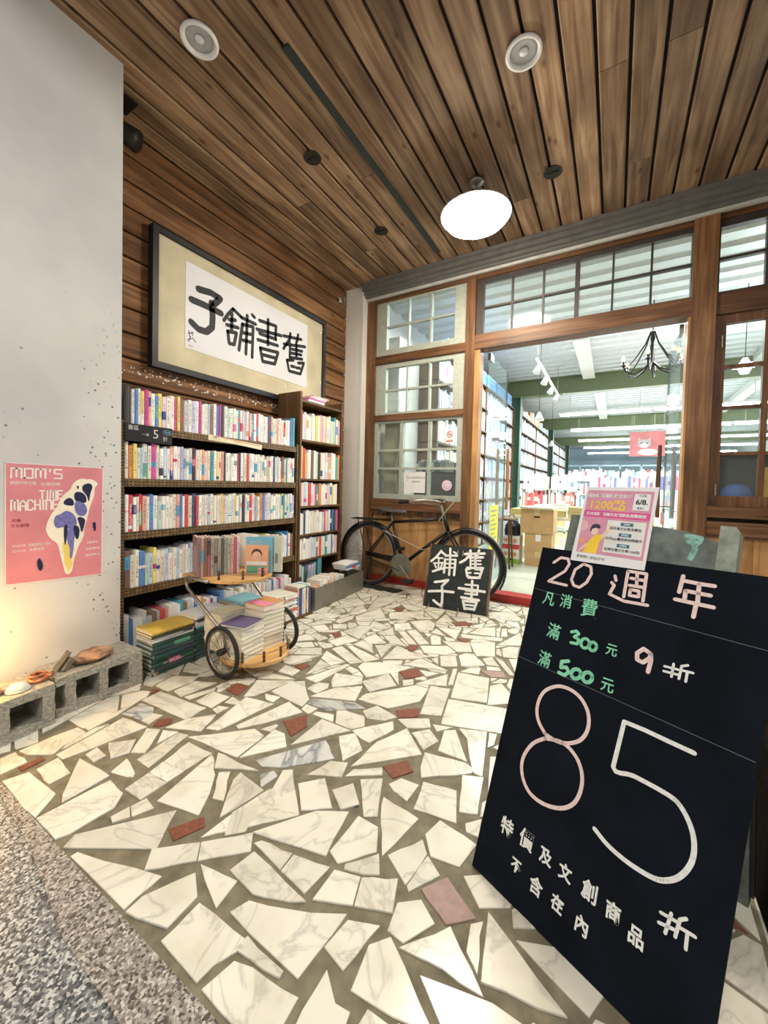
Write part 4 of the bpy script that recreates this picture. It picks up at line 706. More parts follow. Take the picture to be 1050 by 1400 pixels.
def pile(x, y, z, items, where, group, L=.21, D=.15, wob=.006, rz=0.):
    for i, it in enumerate(items):
        nm, th = it[:2]; rgb = it[2] if len(it) > 2 else None; l = it[3] if len(it) > 3 else L
        flatbook(x + rnd.uniform(-wob, wob), y + rnd.uniform(-wob, wob), z, l, D, th - .0006, nm, '%s book lying %s from bottom in %s' % (nm, ordw(i + 1), where), group, rz + rnd.uniform(-.03, .03), rgb); z += th
    return z
DG = (.02, .085, .06)
PG = 'books piled flat before the steel bookcase'
creamrgb = (.70, .62, .44)
pile(-2.05, 1.215, .0, [('dark green', .021, DG)] * 8 + [('pale grey', .012), ('white', .012), ('black', .016), ('yellow', .018, (.80, .55, .07))], 'the yellow-topped pile by the cinder blocks', PG, .225, .16)
pile(-2.05, 1.455, .0, [('dark green', .021, DG)] * 8 + [('teal', .012), ('white', .03), ('black', .012), ('white', .02)], 'the dark green pile left of the trolley', PG, .23, .16)
pile(-2.06, 1.70, .0, [('white', .03), ('cream', .03), ('dark green', .022), ('white', .03), ('blue', .022), ('black', .018), ('cream', .03), ('mint', .02), ('blue', .022, (.12, .34, .62)), ('pale blue', .026, (.25, .55, .66))], 'the blue-topped pile behind the trolley', PG, .21, .15)
pile(-2.05, 1.925, .02, [(n, .016) for n in ('cream', 'white', 'cream', 'pale blue', 'cream', 'white', 'white', 'cream', 'white', 'cream', 'white', 'cream')], 'the first pale pile right of the trolley', PG, .13, .19)
pile(-2.05, 2.065, .02, [(n, .015) for n in ('cream', 'white', 'white', 'cream', 'red', 'white', 'cream', 'white', 'cream', 'salmon', 'white', 'cream')], 'the second pale pile right of the trolley', PG, .12, .19)
b = thing('floor_plinth', 'low brown wooden plank under the pale book piles', 'plank'); B(-2.13, -1.955, 1.845, 2.30, 0, .018).build('board', M_case, b); base(b, (-2.05, 2.07, 0))
y = 2.14
for i, (nm, th, h) in enumerate((('salmon', .018, .2), ('navy', .03, .19), ('pale blue', .02, .19), ('cream', .022, .195), ('brown', .014, .19), ('white', .014, .19), ('navy', .026, .19))):
    book((-1.965, y + th / 2, .02), (.14, th - .001, h), (0, 0, 0), nm, '%s book standing %s from left, floor row beside the grey crate' % (nm, ordw(i + 1)), 'books standing beside the grey crate'); y += th
flatbook(-2.03, 2.215, .2185, .14, .12, .012, 'cream', 'cream book laid across the standing floor row beside the crate', 'books standing beside the grey crate')
y = N0 + .03
for i, (nm, th, h) in enumerate((('pale grey', .03, .27), ('mint', .022, .25), ('dark green', .024, .22), ('lavender', .03, .25), ('pale blue', .03, .25), ('pale grey', .02, .26), ('teal', .05, .29))):
    book((FX - .008, y + th / 2, NZ[6] + .001), (.14, th - .001, h), (0, 0, 0), nm, 'tall %s book standing %s from left between crate and narrow bookcase' % (nm, ordw(i + 1)), 'tall books behind the grey crate'); y += th + (.03 if i in (2, 5) else .006)
# ---- grey crate with books
cr = thing('grey_crate', 'long grey metal crate of books beside the narrow bookcase', 'crate', (-1.975, 2.345, 0), math.radians(4))
MB().box(-.004, 0, 0, .76, .004, .175).box(-.165, -.161, 0, .76, .004, .175).box(-.161, -.004, 0, .004, .004, .175).box(-.161, -.004, .756, .76, .004, .175).box(-.165, 0, 0, .76, 0, .004).build('body', plain('crate_grey', (.27, .26, .22), .4, .5, .12), cr)
MB().tube([(0, 0, .175), (0, .76, .175), (-.165, .76, .175), (-.165, 0, .175)], .0035, 6, True).build('rim', plain('crate_grey', (.27, .26, .22)), cr)
def inframe(cx, cy, a, x, y): return (cx + x * math.cos(a) - y * math.sin(a), cy + x * math.sin(a) + y * math.cos(a))
y = .03; ca = math.radians(4)
for i, (nm, th, h) in enumerate((('salmon', .03, .175), ('orange', .02, .18), ('cream', .03, .215), ('cream', .028, .215), ('white', .024, .22), ('cream', .03, .225), ('white', .024, .22), ('pale pink', .026, .22), ('white', .024, .225), ('salmon', .022, .22), ('cream', .03, .215), ('white', .02, .21), ('pale grey', .03, .2), ('pale grey', .03, .2), ('white', .03, .2))):
    p = inframe(-1.975, 2.345, ca, -.012, y + th / 2)
    book((p[0], p[1], .006), (.135, th - .001, h), (0, 0, ca), nm, '%s book standing %s from the near end inside the grey crate' % (nm, ordw(i + 1)), 'books in the grey crate'); y += th + .0008
p = inframe(-1.975, 2.345, ca, -.085, .60)
zz = .225
for i, (nm, th) in enumerate((('pale grey', .014), ('blue', .02), ('white', .014))):
    flatbook(p[0] - .01 * i, p[1] + .0, zz, .22, .15, th, nm, '%s book lying on the far end of the crate, %s from bottom' % (nm, ordw(i + 1)), 'books lying over the crate', ca); zz += th + .001
# ---- little signs on the shelf
s = thing('shelf_price_sign', 'small blackboard strip chalked with a 5 on the top shelf lip', 'sign'); B(FX + .002, FX + .006, 1.074, 1.325, 1.196, 1.288).build('board', M_black, s)
chw = plain('chalk_white', (.62, .58, .56), .9, 0, .1, 80)
text('5', .07, (FX + .0065, 1.232, 1.246), Y3, Z3, chw, s); text('一本', .020, (FX + .0065, 1.178, 1.238), Y3, Z3, chw, s); text('折', .028, (FX + .0065, 1.285, 1.225), Y3, Z3, chw, s)
text('書區', .028, (FX + .0065, 1.115, 1.268), Y3, Z3, chw, s); text('特價', .018, (FX + .0065, 1.297, 1.262), Y3, Z3, plain('chalk_blue', (.25, .42, .55), .9), s)
MB().tube([(FX + .0068, 1.297 + .026 * math.cos(a), 1.262 + .014 * math.sin(a)) for a in [i * math.pi / 8 for i in range(16)]], .0012, 4, True).build('chalk_oval', plain('chalk_blue', (.25, .42, .55)), s); base(s, (FX, 1.2, 1.196))
s = thing('shelf_label', 'long cream paper label taped along the top shelf lip', 'label'); MB().prism([(1.56, 1.288), (1.56, 1.252), (1.76, 1.245), (1.99, 1.226), (1.99, 1.262), (1.78, 1.272)], 0, .002, (FX + .001, 0, 0), Y3, Z3, X3).build('paper', plain('cream_paper', (.78, .70, .50), .7), s)
MB().ribbon([(1.60, 1.282), (1.74, 1.27), (1.80, 1.262), (1.97, 1.254)], .003, (FX + .003, 0, 0), Y3, Z3, X3).build('red_line', rd, s); text('二手書', .014, (FX + .0035, 1.60, 1.272), Y3, Z3, gy, s); base(s, (FX, 1.77, 1.226))
# ================================================================ BOOK TROLLEY
tr = thing('book_trolley', 'two-tier wooden book trolley with big spoked wheels and steel rails', 'trolley')
def ellip(cx, cy, a, b, n=40, t0=0, t1=360): return [(cx + a * math.cos(R(t)), cy + b * math.sin(R(t))) for t in [t0 + (t1 - t0) * i / n for i in range(n + (t1 - t0 < 360))]]
DX, DY = -1.68, 1.49; TRK = .175; TA = R(-1); mark0 = set(COL.objects)
lowd = ellip(DX, DY, .20, .175, 40)
MB().prism(lowd, .058, .078, inset=.003).build('lower_deck', M_deck, tr)
UZ = .475; UX, UY = -1.865, 1.50
upd = [(UX - .20, UY + .19), (UX - .20, UY - .19)] + ellip(UX + .02, UY, .20, .19, 24, -90, 90)
MB().prism(upd, UZ - .018, UZ, inset=.003).build('upper_deck', M_deck, tr)
def pegs(pts, z0, h):
    for p in pts: MB().lathe([(.006, z0), (.008, z0 + .004), (.005, z0 + h * .3), (.0085, z0 + h * .5), (.005, z0 + h * .7), (.008, z0 + h * .9), (.003, z0 + h)], (p[0], p[1], 0), 10).build('peg', M_case, tr, True)
lp = [(DX + .19 * math.cos(R(t)), DY + .17 * math.sin(R(t))) for t in (-62, -28, 5, 38, 75)]; pegs(lp, .078, .055)
up_ = [(UX + .02 + .185 * math.cos(R(t)), UY + .175 * math.sin(R(t))) for t in (-70, -30, 8, 45, 80)]; pegs(up_, UZ, .05)
MB().tube([(p[0], p[1], .078 + .04) for p in lp], .0012, 4).build('lower_cord', M_iron, tr); MB().tube([(p[0], p[1], UZ + .036) for p in up_], .0012, 4).build('upper_cord', M_iron, tr)
def wheel(cx, cy, r, parent):
    c = Vector((cx, cy, r))
    circ = lambda rr, n=36: [(cx + rr * math.cos(a), cy, r + rr * math.sin(a)) for a in [2 * math.pi * i / n for i in range(n)]]
    w = MB().tube(circ(r - .011), .011, 8, True).build('wheel', M_rub, parent, True)
    MB().tube(circ(r - .024), .006, 6, True).build('rim', M_steel, w, True); MB().lathe([(.016, -.02), (.018, 0), (.016, .02)], c, 14, Y3).build('hub', M_iron, w, True)
    for i in range(12): a = i * math.pi / 6 + .1; MB().tube([(cx + .015 * math.cos(a), cy, r + .015 * math.sin(a)), (cx + (r - .026) * math.cos(a), cy, r + (r - .026) * math.sin(a))], .0015, 4).build('spoke', M_steel, w)
WR = .132
wheel(DX - .0, DY - TRK - .03, WR, tr); wheel(DX - .0, DY + TRK + .03, WR, tr)
MB().tube([(DX, DY - .215, WR), (DX, DY - .16, WR)], .006, 8).build('axle', M_steel, tr); MB().tube([(DX, DY + .16, WR), (DX, DY + .215, WR)], .006, 8).build('axle', M_steel, tr)
for s_ in (-1, 1):
    yy = DY + s_ * .178
    y2 = UY + s_ * .198
    MB().tube([(DX, yy, WR), (DX - .03, yy, .22), (UX - .13 + .02, y2 - .02, UZ - .06), (UX - .16, y2, UZ - .018), (UX - .13, y2, UZ - .008), (UX + .04, y2, UZ - .012)], .0085, 10).build('side_rail', M_steel, tr, True)
    MB().tube([(DX, yy, WR), (DX, yy - s_ * .035, .07)], .006, 8).build('stay', M_steel, tr)
MB().tube([(UX - .16, UY - .198, UZ - .02), (UX - .16, UY + .198, UZ - .02)], .0085, 10).build('cross_rail', M_steel, tr); base(tr, (DX, DY, 0))
# books on lower deck: four piles seen page-edge out
TG = 'books piled on the lower trolley deck'
cw = ('cream', 'white', 'cream', 'cream', 'white')
def edgepile(x, y, z, n, t, where, rz, L=.19, D=.13, top=()):
    for i in range(n):
        nm = rnd.choice(cw); flatbook(x + rnd.uniform(-.004, .004), y + rnd.uniform(-.004, .004), z, L, D, t - .0006, nm, '%s book lying %s from bottom in %s' % (nm, ordw(i + 1), where), TG, rz + math.pi + rnd.uniform(-.03, .03)); z += t
    for nm, th, rgb, lab in top: flatbook(x, y, z, L, D, th, nm, lab, TG, rz + math.pi + rnd.uniform(-.15, .15), rgb); z += th + .0006
    return z
edgepile(DX - .015, DY + .083, .079, 9, .0235, 'the right rear pile on the lower trolley deck', R(-4), .16, .15, [('orange', .03, (.68, .30, .08), 'thick open orange book topping the right pile on the trolley')])
edgepile(DX + .0, DY - .083, .079, 7, .0235, 'the front pile on the lower trolley deck', R(4), .155, .16, [('lavender', .012, (.10, .09, .22), 'dark violet book topping the front pile on the trolley')])
edgepile(DX - .165 + .0, DY - .06, .079, 8, .0235, 'the left pile on the lower trolley deck', R(2), .17, .13, [('cream', .014, (.62, .60, .44), 'pale olive book lying tilted on the left trolley pile')])
# books standing on the upper deck: spines to the room on the left, covers facing right
UG = 'books standing on the upper trolley deck'
y = UY - .165; ra = R(-24); rx0, ry0 = UX - .045, UY - .205
for i, (nm, th, h, rgb) in enumerate([('brown', .014, .215, (.30, .2, .17)), ('pale pink', .014, .21, (.5, .3, .3)), ('brown', .013, .21, None), ('magenta', .014, .212, (.42, .13, .2)), ('pale grey', .014, .208, (.4, .38, .33)), ('brown', .014, .205, (.26, .22, .18)), ('pale grey', .015, .205, (.42, .42, .36)), ('black', .012, .205, (.12, .12, .1)), ('mint', .014, .2, (.36, .40, .33)), ('pale grey', .015, .205, (.44, .43, .38)), ('salmon', .013, .205, None), ('magenta', .013, .205, (.45, .18, .26)), ('pale pink', .012, .21, None)]):
    th *= 1.25; q_ = y - (UY - .165) + th / 2; book((rx0 - math.sin(ra) * q_, ry0 + math.cos(ra) * q_, UZ + .0008), (.15, th - .0008, h), (0, 0, ra), nm, '%s book standing %s from left on the upper trolley deck' % (nm, ordw(i + 1)), UG, rgb); y += th
yb = y + .004
def facing(y, x, th, h, w, rz, rgb, label, tilt=0):
    t = thing('display_book', label, 'book', (x, y, UZ + .001), rz, UG); q = R(-tilt)
    m = MB(); m.box(0, w, -th / 2, -th / 2 + .0012, 0, h).box(0, w, th / 2 - .0012, th / 2, 0, h).box(-.0012, 0, -th / 2, th / 2, 0, h); c = m.build('cover', plain('cover_' + label.split()[0] + label.split()[1], rgb, .4, 0, .06), t)
    p = B(.0005, w - .003, -th / 2 + .0014, th / 2 - .0014, .003, h - .003).build('page_block', M_page, t); return t
bb = facing(yb - .03, UX + .06, .016, .205, .148, R(38), (.22, .55, .72), 'sky blue magazine facing out beside the row of trolley books')
o = B(.02, .12, -.0098, -.0088, .14, .185).build('title_block', plain('title_pale', (.35, .62, .74), .5), bb)
bb2 = facing(yb - .055, UX + .09, .012, .165, .125, R(30), (.82, .42, .25), 'small book with orange smiling face cover leaning in front on trolley')
MB().lathe([(.026, 0), (.026, .0006), (0, .0006)], (.062, -.0062, .105), 20, -Y3).build('printed_face', plain('skin_print', (.80, .52, .36), .5), bb2)
MB().lathe([(.03, 0), (.03, .0003), (0, .0003)], (.062, -.0062, .116), 20, -Y3).build('printed_hair', plain('hair_print', (.08, .05, .04), .5), bb2)
B(.006, .119, -.0068, -.0062, .055, .075).build('white_band', M_paper, bb2); B(.006, .119, -.0068, -.0062, .006, .05).build('green_band', plain('green_print', (.15, .4, .28), .5), bb2); B(.07, .119, -.0072, -.0066, .006, .04).build('pink_band', plain('pink_print', (.82, .4, .42), .5), bb2)
bb3 = facing(yb + .045, UX + .075, .02, .21, .145, R(24), (.66, .68, .58), 'pale green book with printed children standing at right of trolley')
for i, (a, b) in enumerate(((.03, .06), (.06, .085), (.09, .055), (.115, .07), (.05, .035))): MB().lathe([(.011, 0), (.011, .0006), (0, .0006)], (a, -.0103, b + .03), 12, -Y3).build('printed_figure', gy, bb3); B(a - .009, a + .009, -.0109, -.0103, b - .02, b + .022).build('printed_figure', gy, bb3)
text('童年', .02, (.055, -.0108, .18), X3, Z3, gy, bb3)
for i, nm in enumerate(('cream', 'white', 'cream')): book((UX + .0, yb + .075 + i * .016, UZ + .0008), (.14, .0145, .2), (0, 0, R(3)), nm, '%s book behind the children cover, %s from it' % (nm, ordw(i + 1)), UG)
cR = Matrix.Translation((DX, DY, 0)) @ Matrix.Rotation(TA, 4, 'Z') @ Matrix.Translation((-DX, -DY, 0))
bpy.context.view_layer.update()
for o in set(COL.objects) - mark0 - {tr}:
    if o.parent is None: o.matrix_world = cR @ o.matrix_basis
tr.rotation_euler = (0, 0, TA)
# ================================================================ CINDER BLOCKS AND FINDS
def cinder(x, y, rz, L, label, holes):
    t = tag(MB().build('cinder_block', M_conc) if False else None, '', '') if False else None
    D, Hh = .19, .165; m = MB(); ys = [0]
    cuts = sorted(holes)
    # front/back faces stay open: shell pieces around the cells
    m.box(-D, 0, 0, L, 0, .032); m.box(-D, 0, 0, L, Hh - .034, Hh)
    edges = [0] + [v for c in cuts for v in c] + [L]
    for a, b in zip(edges[::2], edges[1::2]):
        if b - a > .002: m.box(-D, 0, a, b, .032, Hh - .034)
    for a, b in cuts: m.box(-D + .0, -D + .03, a, b, .032, Hh - .034)
    o = m.build('cinder_block', M_conc, None, False, (x, y, 0)); o.rotation_euler = (0, 0, rz)
    import bmesh
    bm = bmesh.new(); bm.from_mesh(o.data); bmesh.ops.remove_doubles(bm, verts=bm.verts, dist=.0005); bmesh.ops.subdivide_edges(bm, edges=bm.edges, cuts=4, use_grid_fill=True)
    rr = random.Random(3)
    for v in bm.verts: v.co += Vector((rr.uniform(-1, 1), rr.uniform(-1, 1), rr.uniform(-1, .6))) * .0016
    for v in bm.verts: v.co.z = max(v.co.z, .0002)
    bm.to_mesh(o.data); bm.free()
    return tag(o, label, 'cinder block', 'cinder blocks at the foot of the white wall')
cinder(-1.955, .70, R(1), .345, 'grey cinder block on its side nearest the bookcase', [(0, .032), (.07, .16), (.195, .285)])
cinder(-1.895, .30, R(4), .385, 'yellowish cinder block at the left edge of the picture', [(.0, .03), (.1, .20), (.245, .345)])
def rock(name, label, cat, loc, dims, mats, seed, group=None, rz=0):
    rr = random.Random(seed); m = MB(); n, k = 9, 6; V = []; F = []
    for i in range(k + 1):
        ph = math.pi * i / k
        for j in range(n):
            a = 2 * math.pi * j / n; q = 1 + rr.uniform(-.22, .18); V.append((math.sin(ph) * math.cos(a) * q * dims[0], math.sin(ph) * math.sin(a) * q * dims[1], max(-dims[2] * .75, math.cos(ph) * dims[2] * (1 + rr.uniform(-.1, .1)))))
    for i in range(k):
        for j in range(n): F.append((i * n + j, i * n + (j + 1) % n, (i + 1) * n + (j + 1) % n, (i + 1) * n + j))
    m.add(V, F); o = m.build(name, mats, None, False, (loc[0], loc[1], loc[2] + dims[2] * .74)); o.rotation_euler = (0, 0, rz); tag(o, label, cat, group); return o
rock('layered_stone', 'flat brown and white stone on the nearer grey cinder block', 'stone', (-2.03, .86, .165), (.055, .085, .032), plain('layered_stone', (.36, .20, .12), .6, 0, .7, 22), 4)
rock('river_stone', 'small beige stone on the floor beside the green book pile', 'stone', (-1.985, 1.115, 0), (.018, .024, .014), plain('beige_stone', (.55, .42, .28), .7, 0, .3, 40), 5)
rock('brown_shard', 'brown broken piece at far left of the cinder block', 'stone', (-2.0, .50, .165), (.04, .05, .018), plain('brown_shard', (.34, .14, .09), .5, 0, .4, 30), 6)
rock('dark_pebble', 'dark glinting pebble inside a cinder block hole', 'stone', (-1.985, .925, .0335), (.014, .02, .013), plain('dark_pebble', (.03, .028, .025), .15), 8)
t = thing('floor_rag', 'black crumpled cloth on the floor under the bicycle rear wheel', 'cloth'); V = []; F = []; rr = random.Random(21)
for i in range(10):
    for j in range(5): V.append((-2.12 + .048 * i + rr.uniform(-.008, .008), 3.17 + .035 * j + rr.uniform(-.006, .006) - (.012 * (i % 3)), .004 + rr.uniform(0, .010) * (1 if 0 < i < 9 and 0 < j < 4 else 0)))
F = [(i * 5 + j, i * 5 + j + 1, i * 5 + j + 6, i * 5 + j + 5) for i in range(9) for j in range(4)]; MB().add(V, F).build('cloth', plain('black_cloth', (.02, .018, .014), .9, 0, .4), t, True); base(t, (-1.9, 3.24, 0))
t = thing('glass_lid', 'clear whitish glass lid resting on the left cinder block', 'lid', (-1.975, .585, .166)); MB().lathe([(0, .028), (.022, .024), (.034, .012), (.036, 0), (.030, 0)], n=24).build('dome', plain('milky_glass', (.62, .64, .60), .12, 0, .1), t, True); MB().lathe([(.038, 0), (.039, .004), (.036, .005)], n=24).build('rim', plain('milky_glass', (.62, .64, .60)), t, True)
t = thing('copper_coil', 'reddish copper ring lying between the two cinder blocks', 'coil', (-2.0, .665, .178)); MB().tube([(.028 * math.cos(a), .036 * math.sin(a), .006 * math.sin(2 * a)) for a in [i * math.pi / 10 for i in range(20)]], .009, 8, True).build('ring', plain('copper_brown', (.45, .17, .09), .3, .5), t, True); MB().tube([(.02 * math.cos(a), .026 * math.sin(a) - .01, .014) for a in [i * math.pi / 10 for i in range(20)]], .005, 6, True).build('inner_ring', plain('copper_brown', (.45, .17, .09)), t, True)
t = thing('metal_bracket', 'tilted grey metal bracket on the grey cinder block', 'bracket', (-2.04, .728, .166)); MB().obox((0, 0, 0), Vector((.1, .55, .8)).normalized(), Vector((1, 0, 0)), Vector((0, -.8, .55)).normalized(), (0, .085), (-.02, .02), (0, .005)).obox((.015, .02, 0), Vector((.1, .55, .8)).normalized(), Vector((1, 0, 0)), Vector((0, -.8, .55)).normalized(), (0, .055), (-.01, .03), (.0, .014)).build('plates', plain('grey_metal', (.2, .2, .18), .35, .7, .4, 50), t)
t = thing('lantern_lamp', 'small warm lamp behind the cinder blocks at far left', 'lamp', (-2.08, .37, .166)); MB().lathe([(.03, 0), (.03, .012), (.01, .02), (.01, .05)], n=16).build('base', M_iron, t); MB().lathe([(.012, .05), (.03, .07), (.034, .09), (.024, .115), (0, .122)], n=20).build('bulb', emit('warm_bulb', (1, .72, .3), 22), t, True)
light('lantern_light', 'POINT', (-1.98, .40, .34), 7, (1, .58, .17), .03)
# ================================================================ BICYCLE
bk = thing('bicycle', 'old black roadster bicycle leaning before the shop window', 'bicycle')
BYR, BYF = 3.27, 3.29; BR_ = .31
bp = lambda x, z, dy=0.: (x, 3.27 + (x + 2.07) * .02 + (z) * .03 + dy, z)
def bwheel(cx, par):
    ring = lambda r, n=48: [bp(cx + r * math.cos(a), BR_ + r * math.sin(a)) for a in [2 * math.pi * i / n for i in range(n)]]
    w = MB().tube(ring(BR_ - .016), .016, 8, True).build('wheel', M_rub, par, True); MB().tube(ring(BR_ - .036), .008, 6, True).build('rim', M_steel, w, True); MB().lathe([(.012, -.045), (.02, -.02), (.014, 0), (.02, .02), (.012, .045)], bp(cx, BR_), 12, Y3).build('hub', M_iron, w, True)
    m = MB()
    for i in range(28): a = i * 2 * math.pi / 28; b_ = a + (.35 if i % 2 else -.35); m.tube([bp(cx + .017 * math.cos(b_), BR_ + .017 * math.sin(b_), .018 if i % 4 < 2 else -.018), bp(cx + (BR_ - .038) * math.cos(a), BR_ + (BR_ - .038) * math.sin(a))], .0011, 3)
    m.build('spokes', M_steel, w)
XR, XF = -2.085, -1.075
bwheel(XR, bk); bwheel(XF, bk)
def fender(cx, t0, t1):
    m = MB(); n = 28; V = []; F = []
    for i in range(n + 1):
        a = R(t0 + (t1 - t0) * i / n); r = BR_ + .018
        for dy, dr in ((-.028, -.012), (-.018, 0), (0, .004), (.018, 0), (.028, -.012)): V.append(bp(cx + (r + dr) * math.cos(a), BR_ + (r + dr) * math.sin(a), dy))
    for i in range(n):
        for j in range(4): F.append((i * 5 + j, i * 5 + j + 1, (i + 1) * 5 + j + 1, (i + 1) * 5 + j))
    return m.add(V, F).build('mudguard', M_black, bk, True)
fender(XR, 15, 215); fender(XF, -30, 170)
BB = (-1.70, .25); ST = (-1.83, .64); HT = (-1.315, .745); HB = (-1.268, .60)
for a, b, r in ((BB, ST, .015), (ST, (HT[0] - .0, .70), .014), (BB, HB, .016), (HT, HB, .018)): MB().tube([bp(*a), bp(*b)], r, 10).build('frame_tube', M_iron, bk, True)
for dy in (-.035, .035):
    MB().tube([bp(*BB, dy * .6), bp(XR, BR_, dy)], .009, 8).build('chain_stay', M_iron, bk, True); MB().tube([bp(ST[0], ST[1], dy * .4), bp(XR, BR_, dy)], .008, 8).build('seat_stay', M_iron, bk, True)
    MB().tube([bp(*HB, dy * .6), bp(HB[0] + .04, HB[1] - .06, dy), bp(XF - .03, BR_ + .04, dy), bp(XF, BR_, dy)], .009, 8).build('fork_blade', M_iron, bk, True)
MB().tube([bp(*ST), bp(ST[0] - .015, .715)], .012, 8).build('seat_post', M_steel, bk)
# saddle
V = []; F = []; prof = [(-.13, .075, -.004), (-.10, .092, .012), (-.05, .085, .01), (.0, .055, .002), (.06, .03, 0), (.13, .018, -.004), (.145, .008, -.014)]
for dx, w, dz in prof:
    for k in range(9): a = math.pi * k / 8; V.append(bp(ST[0] + .0 + dx, .742 + dz + .022 * math.sin(a), w * math.cos(a)))
for i in range(len(prof) - 1):
    for k in range(8): F.append((i * 9 + k, i * 9 + k + 1, (i + 1) * 9 + k + 1, (i + 1) * 9 + k))
F += [tuple(range(9)), tuple(6 * 9 + k for k in range(9))]; sd = MB().add(V, F).build('saddle', plain('worn_leather', (.055, .05, .048), .35, 0, .3), bk, True)
for dy in (-.045, .045):
    MB().tube([bp(ST[0] - .085 + .022 * math.cos(a), .705 + a * .0018, dy + .022 * math.sin(a)) for a in [i * .5 for i in range(26)]], .0035, 5).build('spring', M_iron, sd, True); MB().tube([bp(ST[0] - .09, .70, dy), bp(ST[0] + .13, .725, dy * .3)], .004, 6).build('saddle_rail', M_iron, sd)
# rack
for dy in (-.055, -.02, .02, .055): MB().tube([bp(-2.27, .655, dy), bp(-1.85, .655, dy)], .005, 6).build('rack_rail', M_iron, bk)
MB().tube([bp(-2.27, .655, -.055), bp(-2.27, .655, .055)], .005, 6).build('rack_rail', M_iron, bk)
for dy in (-.055, .055): MB().tube([bp(-2.19, .652, dy), bp(XR, BR_, dy)], .005, 6).build('rack_stay', M_iron, bk)
MB().lathe([(0, -.004), (.105, -.004), (.105, .004), (0, .004)], bp(*BB, -.05), 32, Y3).build('chain_guard_disc', plain('tarnished_disc', (.22, .22, .18), .4, .5, .2), bk)
MB().prism([(XR - .03, .29), (XR - .03, .335), (BB[0], .31), (BB[0], .275)], -.01, .01, bp(0, 0, .0), X3, Z3, Y3).build('chain_case', M_iron, bk).location = (0, -.04, 0)
MB().tube([bp(XR, BR_ + .03, -.048), bp(BB[0], BB[1] + .055, -.048)], .006, 6).build('chain', M_iron, bk); MB().tube([bp(XR, BR_ - .03, -.048), bp(BB[0], BB[1] - .055, -.048)], .006, 6).build('chain', M_iron, bk)
for s_, an in ((-1, R(-48)), (1, R(132))):
    e = (BB[0] + .165 * math.cos(an), BB[1] + .165 * math.sin(an)); MB().tube([bp(*BB, s_ * .065), bp(*e, s_ * .075)], .008, 8).build('crank', M_steel, bk); c = bp(*e, s_ * .12); pd = MB().obox(c, X3, Y3, Z3, (-.045, .045), (-.04, .04), (-.012, .012)).build('pedal', M_black, bk)
MB().tube([bp(HT[0], HT[1]), bp(HT[0] - .03, .84)], .012, 8).build('stem', M_steel, bk)
hb = [(-1.62, .845, -.25), (-1.55, .855, -.27), (-1.42, .872, -.24), (-1.34, .862, -.10), (-1.33, .845, 0), (-1.34, .862, .10), (-1.42, .872, .16), (-1.5, .857, .17)]
MB().tube([(x, 3.31 + d, z) for x, z, d in hb], .011, 10).build('handlebar', M_steel, bk, True)
MB().tube([(-1.64, 3.06, .845), (-1.53, 3.04, .858)], .016, 10).build('grip', M_black, bk)
MB().tube([(x, 3.31 + d, z) for x, z, d in ((-1.52, .84, -.25), (-1.40, .845, -.22), (-1.345, .83, -.05), (-1.33, .80, -.03))], .004, 6).build('brake_lever', M_steel, bk)
MB().tube([(-1.33, 3.27, .83), (-1.285, 3.25, .62)], .003, 5).build('brake_rod', M_steel, bk)
MB().tube([(-1.18, 3.20, .865), (-1.25, 3.24, .80), (-1.36, 3.3, .68)], .005, 6).build('brake_cable', plain('bare_cable', (.5, .46, .36), .5), bk)
MB().tube([bp(-1.9, .56, -.06), bp(-1.5, .41, -.02), bp(-1.33, .45, -.03)], .003, 5).build('cable', plain('bare_cable', (.5, .46, .36)), bk)
MB().tube([bp(XR, BR_, .06), bp(XR - .07, .01, .09)], .008, 6).build('kickstand', M_iron, bk); base(bk, (-1.6, 3.27, 0))
